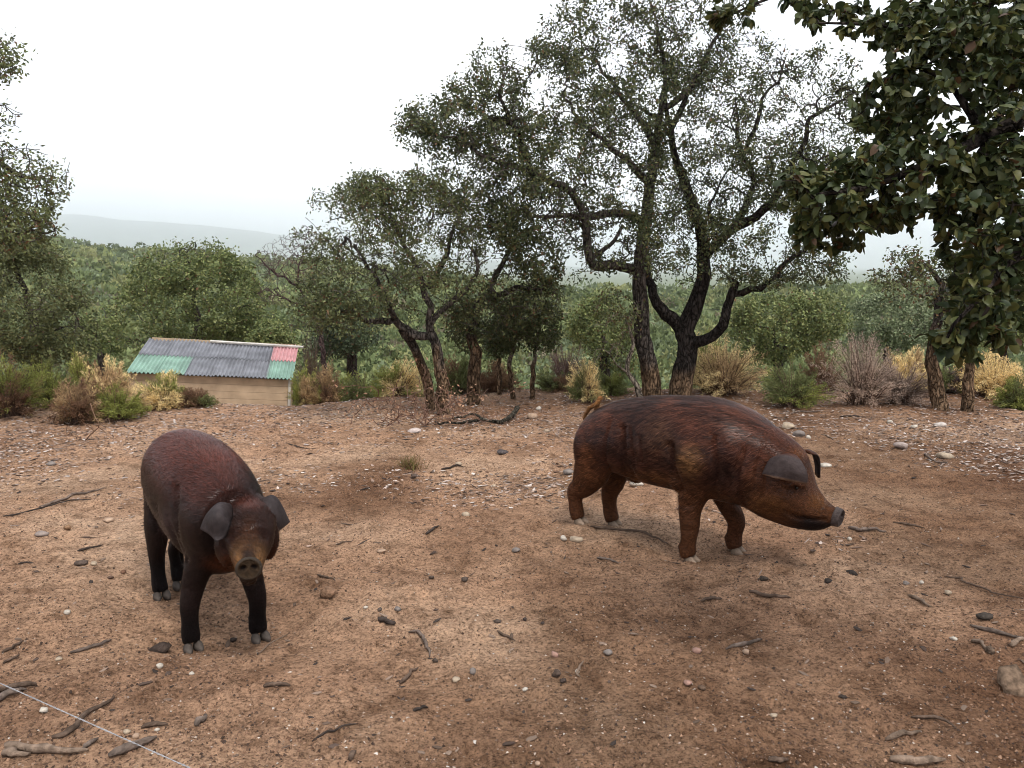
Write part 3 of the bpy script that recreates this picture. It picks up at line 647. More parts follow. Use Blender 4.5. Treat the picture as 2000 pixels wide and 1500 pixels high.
def sheet_mesh(name, u0, u1, v0, v1, lift, mat):
    nu = NW * 8 + 1; nv = 5
    us = np.linspace(u0, u1, nu); vs = np.linspace(v0, v1, nv)
    U, Vv = np.meshgrid(us, vs)
    h = 0.0145 * np.cos((U - u0) / (u1 - u0) * NW * 2 * math.pi) + lift + 0.004 * np.sin(Vv * 3 + u0 * 5)
    top = ex * U[..., None] + ey * Vv[..., None] + en * h[..., None]; bot = top - en * 0.004
    n = nu * nv; i = np.arange(n).reshape(nv, nu); f1 = grid_faces(nv, nu); f2 = f1[:, ::-1] + n
    ed = []
    for a, b in ((i[0], 1), (i[-1], 0), (i[:, 0], 0), (i[:, -1], 1)):
        q = np.stack([a[:-1], a[1:], a[1:] + n, a[:-1] + n], -1); ed.append(q if b == 0 else q[:, ::-1])
    me = arr_mesh(name, np.concatenate([top.reshape(-1, 3), bot.reshape(-1, 3)]), np.concatenate([f1, f2] + ed), smooth=False)
    o = link(name, me, mat, hut); return o
rows = [[M_green, M_green, M_dark, M_dark, M_dark, M_green], [M_dark, M_dark, M_dark, M_dark, M_dark, M_red]]
labs = {id(M_green): 'green corrugated sheet', id(M_red): 'red corrugated sheet', id(M_dark): 'slate-grey corrugated sheet'}
for j in range(2):
    for k in range(6):
        v0, v1 = (0.0, DEP * .5 + .04) if j == 0 else (DEP * .5 - .02, DEP)
        o = sheet_mesh('roof_sheet', k * SW + .003, (k + 1) * SW + (.02 if k < 5 else 0), v0, v1, 0.012 + (k % 2) * .006 + j * .014, rows[j][k])
        o['label'] = labs[id(rows[j][k])]
def bar(name, A, B, w, h, up, mat, parent, lab=None):
    """squared timber from A to B, w across, h along `up`"""
    d = unit(B - A); up = unit(up - d * np.dot(up, d)); s_ = np.cross(d, up); bv = min(w, h) * .12
    prof = [(-w / 2, -h / 2 + bv), (-w / 2 + bv, -h / 2), (w / 2 - bv, -h / 2), (w / 2, -h / 2 + bv), (w / 2, h / 2 - bv), (w / 2 - bv, h / 2), (-w / 2 + bv, h / 2), (-w / 2, h / 2 - bv)]
    V = np.array([q + s_ * a + up * b_ for q in (A, B) for a, b_ in prof])
    Fq = np.array([[i, (i + 1) % 8, (i + 1) % 8 + 8, i + 8] for i in range(8)]); caps = np.array([list(range(7, -1, -1)), list(range(8, 16))])
    o = link(name, arr_mesh(name, V, [Fq, caps]), mat, parent)
    if lab: o['label'] = lab
    return o
PH = 0.117
z_ = np.zeros(3)
for k in range(7):                                          # front planks, tall side first under the eave
    A = ex * .05 + back * .10 + dn * (PH * (k + .5) + .015) + back * RNG.normal() * .002
    bar('plank', A, A + ex * (WID - .13), 0.022, PH - .003, dn, M_plank, hut)
for side, a in (('l', .05), ('r', WID - .08)):
    for k in range(-3, 7):
        A = ex * a + back * (.13 + max(0, -k) * PH * 3.6) + dn * (PH * (k + .5) + .015); B = ex * a + back * (DEP - .12) + dn * (PH * (k + .5) + .015)
        if np.dot(B - A, back) > .1: bar('plank', A, B, 0.022, PH - .006, dn, M_plank, hut)
for k in range(-4, 7):
    A = ex * .05 + back * (DEP - .10) + dn * (PH * (k + .5) + .035)
    bar('plank', A, A + ex * (WID - .13), 0.022, PH - .006, dn, M_plank, hut)
bar('corner_post', ex * (WID - .05) + back * .09 + dn * .02, ex * (WID - .05) + back * .09 + dn * .85, .045, .045, back, M_white, hut, 'white corner post')
bar('corner_post', ex * .03 + back * .09 + dn * .02, ex * .03 + back * .09 + dn * .85, .045, .045, back, M_plank, hut)
bar('ridge_batten', ex * (WID * .405) + ey * (DEP * .93) + en * .065, ex * (WID * 1.035) + ey * (DEP * .90) + en * .060, .055, .03, en, M_white, hut, 'white batten along the top of the roof')

# ------------------------------------------------------------------ bushes
def bush(base, R, H, pals, n=110, m=46, seed=0, shoot=(0.035, 0.085), wd=0.008, twig=(0.11, 0.07, 0.05), spiky=0.55, lump=0.5):
    rng = np.random.default_rng(seed)
    az = rng.uniform(0, 2 * math.pi, n); el = np.arcsin(rng.uniform(0.05, 1, n) ** 0.8)
    d = np.stack([np.cos(az) * np.cos(el), np.sin(az) * np.cos(el), np.sin(el)], 1)
    ln = rng.uniform(0.55, 1.0, n) * (1 - lump * 0.5 + lump * vnoise(d[:, 0] * 1.8 + seed, d[:, 1] * 1.8 + d[:, 2] * 1.5, seed))
    end = d * np.array([R, R, H]) * ln[:, None] * 1.15
    st = rng.normal(size=(n, 3)) * np.array([.13 * R, .13 * R, 0]); st[:, 2] = -0.03
    ctl = st * .5 + end * .45 + np.array([0, 0, 1.0]) * (0.22 * H) + rng.normal(size=(n, 3)) * .06 * R
    Vt, Ft, o = [], [], 0
    for k in range(n):
        f = np.linspace(0, 1, 7)[:, None]
        pt = st[k] * (1 - f) ** 2 + 2 * f * (1 - f) * ctl[k] + f * f * end[k]
        V, Fc, _ = tube(pt, np.linspace(.006, .0018, 7) * (0.7 + R), 3); Vt.append(V); Ft.append(Fc + o); o += len(V)
    Vt = np.concatenate(Vt); Ct = np.array(twig)[None] * (0.7 + 0.6 * rng.random((len(Vt), 1)))
    N = n * m; si = np.repeat(np.arange(n), m); f = rng.uniform(0.25, 1.0, N)[:, None] ** 0.6
    p = st[si] * (1 - f) ** 2 + 2 * f * (1 - f) * ctl[si] + f * f * end[si]
    tg = unit(2 * (1 - f) * (ctl[si] - st[si]) + 2 * f * (end[si] - ctl[si]))
    dv = unit(tg + spiky * rng.normal(size=(N, 3)) + np.array([0, 0, .15])); sv = perp(dv, rng)
    p = p + rng.normal(size=(N, 3)) * .018 * (.5 + R)
    L_ = rng.uniform(*shoot, N); w = wd * rng.uniform(.6, 1.3, N)
    V = np.stack([p - sv * (w / 2)[:, None], p + sv * (w / 2)[:, None], p + dv * L_[:, None]], 1).reshape(-1, 3)
    A, B = np.array(pals[0]), np.array(pals[1]); bias = pals[2] if len(pals) > 2 else 0.5
    mixn = np.clip((vnoise(p[:, 0] / R * 1.6 + seed * 3.1, p[:, 1] / R * 1.6 + p[:, 2] / H * 1.7, seed + 5) - (1 - bias)) * 4 + .5, 0, 1)[:, None]
    c = (A * (1 - mixn) + B * mixn) * rng.uniform(.6, 1.3, (N, 1))
    root = empty('x', base)
    tag(link('stems', arr_mesh('stems', Vt, np.concatenate(Ft), Ct), M_twig, root), kind='stuff')
    tag(link('foliage', arr_mesh('foliage', V, np.arange(N * 3).reshape(-1, 3), np.repeat(c, 3, 0)), M_needle, root), kind='stuff')
    return root
YEL, GRN, PNK, BRN, OLV, TAN = (0.84, 0.66, 0.34), (0.24, 0.255, 0.07), (0.50, 0.37, 0.285), (0.20, 0.115, 0.07), (0.15, 0.165, 0.065), (0.47, 0.325, 0.175)
BUSH = [
    # px, base py, Y or 0, half width px, height px, colours, name, label
    (20, 818, 0, 62, 105, (GRN, BRN, .45), 'broom_bush', 'brownish green bush cut by the left edge of the picture'),
    (98, 800, 0, 50, 88, (GRN, OLV, .4), 'broom_bush', 'fresh green bush second from the left edge'),
    (148, 828, 0, 48, 78, (TAN, BRN, .5), 'broom_bush', 'tan dry bush with dark base in front of the green ones at left'),
    (150, 745, 12.2, 34, 50, (YEL, GRN, .45), 'broom_bush', 'small yellow-tipped bush standing behind the fresh green one'),
    (203, 775, 12.0, 46, 66, (YEL, TAN, .4), 'broom_bush', 'pale yellow dry bush left of the hut wall'),
    (178, 745, 13.0, 30, 42, (BRN, (.12, .05, .035), .5), 'broom_bush', 'dark red-brown bush top showing behind the pale yellow one'),
    (232, 822, 0, 52, 62, (GRN, TAN, .35), 'broom_bush', 'low green bush in front of the hut, left one'),
    (318, 800, 0, 50, 68, (GRN, YEL, .4), 'broom_bush', 'yellow-green bush against the hut planks'),
    (380, 797, 0, 44, 38, (BRN, OLV, .3), 'broom_bush', 'low red-brown bush against the hut planks'),
    (564, 792, 0, 28, 34, (OLV, (.07, .09, .035), .5), 'leafy_shrub', 'small dark green shrub at the white corner post of the hut'),
    (592, 765, 12.6, 26, 34, (GRN, TAN, .4), 'broom_bush', 'small olive bush just right of the hut'),
    (640, 768, 12.8, 34, 44, (BRN, TAN, .35), 'broom_bush', 'rusty bush between the hut and the leaning oak'),
    (700, 770, 12.9, 50, 34, (OLV, GRN, .5), 'broom_bush', 'low flat green bush left of the yellow one by the leaning oak'),
    (775, 775, 12.0, 52, 66, (GRN, YEL, .5), 'broom_bush', 'half yellow half green bush behind the leaning oak'),
    (895, 770, 12.2, 42, 66, (OLV, BRN, .4), 'broom_bush', 'brown-green bush between the leaning oak and the pale stripped trunk'),
    (965, 770, 12.6, 44, 58, (BRN, TAN, .3), 'broom_bush', 'rust-coloured undergrowth behind the slim young oaks'),
    (1085, 772, 12.6, 40, 40, (OLV, BRN, .4), 'broom_bush', 'low green-brown bush right of the slim young oaks'),
    (1148, 788, 0, 36, 76, (YEL, OLV, .4), 'broom_bush', 'upright yellow bush left of the crooked sapling'),
    (1195, 775, 12.0, 36, 44, (GRN, OLV, .5), 'broom_bush', 'low green bush behind the crooked sapling'),
    (1418, 786, 11.8, 78, 120, (YEL, TAN, .45), 'broom_bush', 'biggest straw-yellow bush right of the black-barked trunk'),
    (1385, 770, 12.4, 40, 100, (YEL, GRN, .6), 'broom_bush', 'greenish yellow bush close behind the black-barked trunk'),
    (1545, 795, 0, 62, 74, (OLV, GRN, .4), 'broom_bush', 'grey-green bush between the yellow and the pinkish bush'),
    (1612, 790, 12.2, 40, 96, ((.09, .09, .045), BRN, .5), 'broom_bush', 'dark brown-green bush close left of the pinkish one'),
    (1682, 795, 0, 72, 126, (PNK, (.52, .40, .32), .5), 'dead_bush', 'tall pinkish-grey dead bush with feathery top'),
    (1752, 792, 0, 60, 86, ((.28, .21, .165), PNK, .35), 'dead_bush', 'sparse purplish dead bush right of the pinkish one'),
    (1782, 755, 12.6, 44, 72, (YEL, TAN, .4), 'broom_bush', 'yellow bush showing left of the stripped trunks at right'),
    (1862, 780, 12.2, 40, 60, (OLV, (.16, .11, .1), .5), 'broom_bush', 'grey-green bush between the two stripped trunks at right'),
    (1950, 775, 11.6, 72, 92, (YEL, (.7, .48, .2), .5), 'broom_bush', 'golden bush at the right edge'),
    (1985, 800, 0, 44, 66, (OLV, GRN, .5), 'broom_bush', 'dark green bush in front of the golden one at the right edge'),
]
for k, (px, py, Y, hw, hp, pl, nm, lab) in enumerate(BUSH):
    if Y == 0: b = GP(px, py, False)
    else: b = base_pt(px, Y); b[2] += .03
    Yb = b[1]; top = P(px, py - hp, Yb)[2]; H = max(.25, top - b[2]) * 1.06; R = hw * Yb / F * 1.12
    big = R * H / .3
    dead = nm == 'dead_bush'
    o = bush(b, R, H, pl, n=int(np.clip(105 * (0.6 + big), 80, 200)), m=70 if not dead else 80, seed=300 + k,
             shoot=(.022, .058) if not dead else (.018, .045), wd=.0095 if not dead else .0065, spiky=.8 if not dead else 1.0)
    o.name = nm; tag(o, lab, 'bush', 'bushes along the edge of the clearing')
# bare purplish thicket on the slope behind
for k, (px, Y, hw, top, lab) in enumerate([(1105, 14.5, 42, 668, 'bare purplish thicket on the slope behind the upright yellow bush'), (605, 15, 40, 640, 'bare brown thicket behind the olive bush right of the hut')]):
    b = base_pt(px, Y); H = P(px, top, Y)[2] - b[2]
    o = bush(b, hw * Y / F, H, ((.13, .085, .085), (.16, .11, .10), .5), n=150, m=30, seed=500 + k, wd=.006, spiky=.7); o.name = 'thicket'
    tag(o, lab, 'bush', 'bushes along the edge of the clearing')

# ------------------------------------------------------------------ utility poles on the left hill
for px, top, bot, lab in ((123, 445, 472, 'wooden utility pole with crossarm on the left hilltop'), (158, 462, 480, 'smaller more distant utility pole on the left hilltop')):
    Y = float(np.interp(px, CREST_PX, CREST_Y)) - 6; x = (px - CX) / F * Y; zb = float(gbase(x, Y)) - .5; zt = P(px, top, Y)[2]
    o = tag(empty('utility_pole', (x, Y, zb)), lab, 'pole', 'utility poles on the hill')
    pt = np.array([[0, 0, 0], [0, 0, (zt - zb) * .5], [0, 0, zt - zb]]); V, Fc, _ = tube(pt, np.array([.17, .15, .12]) * 1.3, 8)
    mw = mat_plain('weathered_pole', (.10, .08, .07)); link('post', arr_mesh('post', V, Fc), mw, o)
    bar('crossarm', np.array([-.95, 0, zt - zb - .5]), np.array([.95, 0, zt - zb - .5]), .2, .25, np.array([0, 0, 1.0]), mw, o)

# ------------------------------------------------------------------ near branches at the top right (their trunk stands right of the picture)
def oak_leaf(seed, n=9):
    rng = np.random.default_rng(seed); f = np.linspace(0, 1, n)
    w = 0.30 * np.sin(np.pi * np.clip(f, 0, 1) ** .82) ** .75; w[0] = .015; w[-1] = 0.0
    w = w * (1 + .13 * (np.arange(n) % 2) * (f > .15) * (f < .95))
    arch = rng.uniform(-.75, .05) * (f - .35) ** 2 + .05 * rng.normal() * np.sin(f * 5)
    mid = np.stack([f, np.zeros(n), arch], 1)
    cup = rng.uniform(-.35, .8)
    rt = mid + np.stack([-.02 * w, w, cup * w + .03 * rng.normal(size=n) * w / .3], 1); lf = mid + np.stack([-.02 * w, -w, cup * w + .03 * rng.normal(size=n) * w / .3], 1)
    V = np.concatenate([mid, rt, lf]); Fq = []
    for i in range(n - 1):
        Fq += [[i, i + 1, n + i + 1, n + i], [i + 1, i, 2 * n + i, 2 * n + i + 1]]
    return V, np.array(Fq)
t = Tree(777); b = base_pt(3050, 2.7)
limbpx(t, [(3050, px_of(b)[1], 2.7), (3060, 700, 2.7), (3030, 250, 2.65), (2960, 0, 2.6), (2700, -60, 2.6), (2350, 40, 2.6), (2080, 170, 2.55), (1930, 270, 2.5), (1800, 330, 2.45), (1690, 370, 2.45), (1600, 380, 2.45)], .11, .006, 2.6, .006)
limbpx(t, [(2700, -60, 2.6), (2300, -120, 2.75), (2000, -30, 2.8), (1850, 40, 2.85), (1720, 50, 2.9), (1600, 45, 2.95)], .035, .004, 2.6, .006)
limbpx(t, [(2350, 40, 2.6), (2180, 280, 2.4), (2050, 430, 2.3), (1960, 530, 2.25), (1890, 610, 2.2), (1850, 660, 2.2)], .03, .004, 2.6, .006)
limbpx(t, [(2000, -30, 2.8), (1800, -90, 2.95), (1620, -50, 3.05), (1520, -10, 3.1), (1430, 28, 3.1)], .014, .004, 2.6, .006)
limbpx(t, [(1930, 270, 2.5), (1840, 160, 2.6), (1760, 110, 2.65)], .014, .004, 2.6, .006)
r_ = t.rng
T = (ell(r_, 130, 1930, 60, 110, 90, 2.8, .4) + ell(r_, 90, 1810, 50, 110, 60, 2.9, .3) + ell(r_, 24, 1580, 20, 70, 25, 3.05, .12) + ell(r_, 150, 1880, 130, 170, 130, 2.8, .45) + ell(r_, 190, 1800, 340, 190, 110, 2.65, .4) + ell(r_, 190, 1930, 440, 110, 130, 2.5, .35) + ell(r_, 90, 1650, 390, 95, 95, 2.6, .3)
     + ell(r_, 80, 1930, 590, 90, 75, 2.4, .25) + ell(r_, 22, 1855, 655, 45, 45, 2.3, .12) + ell(r_, 70, 1740, 200, 90, 80, 2.8, .3) + ell(r_, 50, 1710, 40, 95, 45, 3.0, .2)
     + ell(r_, 10, 1430, 22, 55, 20, 3.1, .1) + ell(r_, 90, 2150, 300, 180, 280, 2.6, .4) + ell(r_, 130, 2500, 60, 330, 300, 2.8, .8) + ell(r_, 36, 1570, 365, 45, 45, 2.6, .15) + ell(r_, 40, 1610, 440, 70, 60, 2.6, .2) + ell(r_, 30, 1880, 660, 70, 50, 2.35, .15) + ell(r_, 120, 1990, 250, 90, 180, 2.6, .35) + ell(r_, 60, 1960, 640, 40, 40, 2.4, .15))  # the mass farthest right is unseen, added to throw more shade on the ground
t.targets(T, step=.05, lift=.02); t.radii(tip=.0014)
root = finish_tree(t, 'overhanging_oak', 'dark leafy oak branches hanging in close at the top right', None, None, bark_fun(base=np.array((.026, .021, .018)), seed=31))
rbase = np.array(root.location)
idx = []
for e, m in t.term:
    k = e
    for q in range(min(5, m)): idx.append(k); k = t.par[k]
idx = np.array(idx); NL = 17000; sel = idx[r_.integers(len(idx), size=NL)]; par = t.par[sel]
tw = unit(t.pos[sel] - t.pos[par]); lp = t.pos[par] + (t.pos[sel] - t.pos[par]) * r_.random((NL, 1))
lx = unit(.55 * tw + .75 * r_.normal(size=(NL, 3)) + np.array([0, 0, -.45])); lz = r_.normal(size=(NL, 3)) * .7 + np.array([0, 0, .9]); ly = unit(np.cross(lz, lx)); lz = np.cross(lx, ly)
ls = .015 + .031 * r_.random(NL) ** .8
lpal = np.array([(.032, .043, .015), (.043, .055, .018), (.064, .073, .024), (.026, .038, .015), (.095, .095, .030)])
lcol = lpal[r_.integers(5, size=NL)]; br = r_.random(NL) < .025; lcol[br] = (.062, .034, .016)
shapes = [oak_leaf(s_) for s_ in range(5)]; simple = [oak_leaf(s_ + 20, 5) for s_ in range(5)]; si = r_.integers(5, size=NL)
cen = lp + lx * (ls * .5)[:, None]; pp = np.array([px_of(q) for q in cen])
inframe = (pp[:, 0] > 0) & (pp[:, 0] < 2000) & (pp[:, 1] > 0) & (pp[:, 1] < 1500)
show = np.where(inframe, ls / np.maximum(cen[:, 1], .5) ** 3, 0); single = np.argsort(-show)[:300]
M_nleaf = mat_attr('oak_leaf', rough=.45, spec=.22, transl=.24, var=.15, vscale=60)
cache = {}
for q in single:
    ci = 5 if br[q] else int(np.argmin(((lpal - lcol[q]) ** 2).sum(1))); key = (int(si[q]), ci)
    if key not in cache:
        V, Fq = shapes[key[0]]; me = arr_mesh('leaf', V, Fq, np.tile(lcol[q], (len(V), 1)), smooth=True); me.materials.append(M_nleaf); cache[key] = me
    o = link('leaf', cache[key], None, root)
    from mathutils import Matrix
    R3 = np.stack([lx[q], ly[q], lz[q]], 1) * ls[q]; p_ = lp[q] - rbase
    o.matrix_basis = Matrix([list(R3[0]) + [p_[0]], list(R3[1]) + [p_[1]], list(R3[2]) + [p_[2]], [0, 0, 0, 1]])
rest = np.setdiff1d(np.arange(NL), single); Vs, Fs, Cs, off = [], [], [], 0
for q in rest:
    V, Fq = simple[si[q]]; R3 = np.stack([lx[q], ly[q], lz[q]], 0) * ls[q]
    Vs.append(V @ R3 + (lp[q] - rbase)); Fs.append(Fq + off); Cs.append(np.tile(lcol[q] * r_.uniform(.75, 1.25), (len(V), 1))); off += len(V)
tag(link('crown', arr_mesh('crown', np.concatenate(Vs), np.concatenate(Fs), np.concatenate(Cs), smooth=True), M_nleaf, root), kind='stuff')

# ------------------------------------------------------------------ gravel and litter on the ground (uncountable)
ICO = None
def icosphere(sub=1):
    import bmesh
    bm = bmesh.new(); bmesh.ops.create_icosphere(bm, subdivisions=sub, radius=1.0)
    V = np.array([v.co[:] for v in bm.verts]); Fc = np.array([[v.index for v in f.verts] for f in bm.faces]); bm.free(); return V, Fc
IV, IF = icosphere(1)
OV = np.array([(1, 0, 0), (-1, 0, 0), (0, 1, 0), (0, -1, 0), (0, 0, 1), (0, 0, -1)], float) ; OF = np.array([(0, 2, 4), (2, 1, 4), (1, 3, 4), (3, 0, 4), (2, 0, 5), (1, 2, 5), (3, 1, 5), (0, 3, 5)])
def scatter(name, n, ymin, ymax, smin, smax, pal, flat, seed, long=1.0, label=None, cat=None, dens=None, sink=.25, pw=2.2, V0=OV, F0=OF):
    rng = np.random.default_rng(seed)
    y = np.exp(rng.uniform(math.log(ymin), math.log(ymax), n)); x = rng.uniform(-.72, .72, n) * (y + .6)
    if dens is not None:
        k = rng.random(n) < dens(x, y); x, y = x[k], y[k]
    n = len(x); s = smin + (smax - smin) * rng.random(n) ** pw
    z = gz(x, y); k0 = len(V0)
    sh = np.stack([s * rng.uniform(.8, 1.3, n) * long, s * rng.uniform(.6, 1.1, n), s * flat * rng.uniform(.6, 1.2, n)], 1)
    V = V0[None] * sh[:, None, :] * rng.uniform(.7, 1.2, (n, k0, 1))
    tilt = rng.normal(size=n) * .18; a = rng.uniform(0, 2 * math.pi, n); ca, sa = np.cos(a)[:, None], np.sin(a)[:, None]
    Vz = V[..., 2] + V[..., 0] * tilt[:, None]
    Vx = V[..., 0] * ca - V[..., 1] * sa; Vy = V[..., 0] * sa + V[..., 1] * ca
    W_ = np.stack([Vx + x[:, None], Vy + y[:, None], Vz + (z + sh[:, 2] * (1 - 2 * sink))[:, None]], -1).reshape(-1, 3)
    Fc = (np.arange(n)[:, None, None] * k0 + F0[None]).reshape(-1, 3)
    c = np.array(pal)[rng.integers(len(pal), size=n)] * rng.uniform(.7, 1.25, (n, 1))
    return tag(link(name, arr_mesh(name, W_, Fc, np.repeat(c, k0, 0)), M_litter), label, cat, kind='stuff')
QV = np.array([(1, 0, .8), (0, 1, .45), (-1, 0, .65), (0, -1, .35)], float); QF = np.array([(0, 1, 2), (0, 2, 3)])
TV = np.array([(1, 0, -.5), (-.6, .9, -.5), (-.6, -.9, -.5), (0, 0, .8)]); TF = np.array([(0, 1, 3), (1, 2, 3), (2, 0, 3)])
PALE = [(.36, .29, .235), (.30, .22, .165), (.46, .41, .36), (.24, .165, .12), (.33, .255, .205)]
SOILC = [(.28, .17, .11), (.15, .085, .055), (.20, .12, .078), (.08, .05, .036), (.11, .066, .045), (.06, .04, .03)]
far_d = lambda x, y: sstep(5.4, 9.2, y + 1.2 * (fbm(x / 1.5, y / 1.5, 61, 2) - .5) * 4)
scatter('pale_gravel', 6500, 2.2, 8.5, .002, .008, PALE, .6, 201, V0=TV, F0=TF, label='pale gravel strewn over the bare earth', cat='gravel')
scatter('soil_crumbs', 80000, 2.2, 9.5, .002, .009, SOILC, .8, 202, V0=TV, F0=TF, label='crumbs of brown earth on the clearing floor', cat='earth', pw=3.0, dens=lambda x, y: .25 + .75 * sstep(.38, .62, fbm(x / .8, y / .8, 91, 3)))
scatter('woodland_litter', 145000, 4.0, 14.5, .005, .021, [(.34, .275, .24), (.27, .195, .155), (.18, .12, .09), (.42, .36, .32), (.08, .055, .042), (.30, .21, .16), (.05, .036, .03), (.15, .085, .058)], .22, 203, long=1.5, V0=QV, F0=QF,
        label='fallen leaves and bark chips at the back of the clearing', cat='litter', dens=far_d, sink=.1)
scatter('twig_litter', 12000, 4.0, 14.0, .014, .065, [(.10, .07, .055), (.16, .11, .085), (.22, .17, .14), (.06, .045, .038)], .10, 204, long=1.0, label='thin broken twigs strewn across the clearing', cat='litter',
        dens=lambda x, y: .035 + .96 * far_d(x, y), sink=0, V0=OV * np.array([1, .10, 1]))
scatter('cork_chips', 600, 2.3, 8.0, .004, .015, [(.07, .048, .038), (.11, .075, .055), (.17, .12, .09), (.04, .03, .025)], .35, 205, long=1.7, V0=IV, F0=IF, label='small dark chips of bark on the bare earth', cat='litter', sink=.1, pw=1.8)

# ------------------------------------------------------------------ stones one can pick out
SV, SF = icosphere(2)
def stone(px, py, wpx, hpx, col, lab, seed, name='stone', grp='stones lying on the earth', lumpy=.22, flat=None, cat='stone', mat=None, sink=.25):
    rng = np.random.default_rng(900 + seed); g = GP(px, py + hpx * .35); Y = g[1]
    rx = wpx * .5 * Y / F; rz = hpx * .5 * Y / F; ry = rx * rng.uniform(.7, 1.0)
    V = SV.copy(); a = rng.uniform(0, 50, 3)
    nn = fbm(V[:, 0] * 1.3 + a[0] + V[:, 2], V[:, 1] * 1.3 + a[1] - V[:, 2], seed, 3) - .5
    V = V * (1 + lumpy * 3.2 * nn)[:, None]
    for _ in range(8):                                       # broken facets
        d = rdir(1, rng)[0]; dd_ = V @ d; c_ = rng.uniform(.62, .88); V = V - d * np.maximum(dd_ - c_, 0)[:, None]
    V = V * np.array([rx, ry, rz]); an = rng.uniform(-.5, .5); c, s_ = math.cos(an), math.sin(an)
    V = np.stack([V[:, 0] * c - V[:, 1] * s_, V[:, 0] * s_ + V[:, 1] * c, V[:, 2]], 1)
    C = np.array(col)[None] * (.75 + .55 * fbm(V[:, 0] / rx * 2 + 7, V[:, 1] / rx * 2 + V[:, 2] / rx * 2, seed + 3, 3))[:, None]
    gx, gy = g[0], g[1] + ry * .4
    o = link(name, arr_mesh(name, V, SF, C, smooth=True), mat or M_stone, None, (gx, gy, float(gz(gx, gy)) + rz * (1 - 2 * sink)))
    return tag(o, lab, cat, grp)
CRM, WHT, GRY, PKS, DRK, TNS = (.30, .235, .17), (.38, .335, .28), (.16, .135, .12), (.26, .155, .12), (.07, .052, .042), (.29, .20, .14)
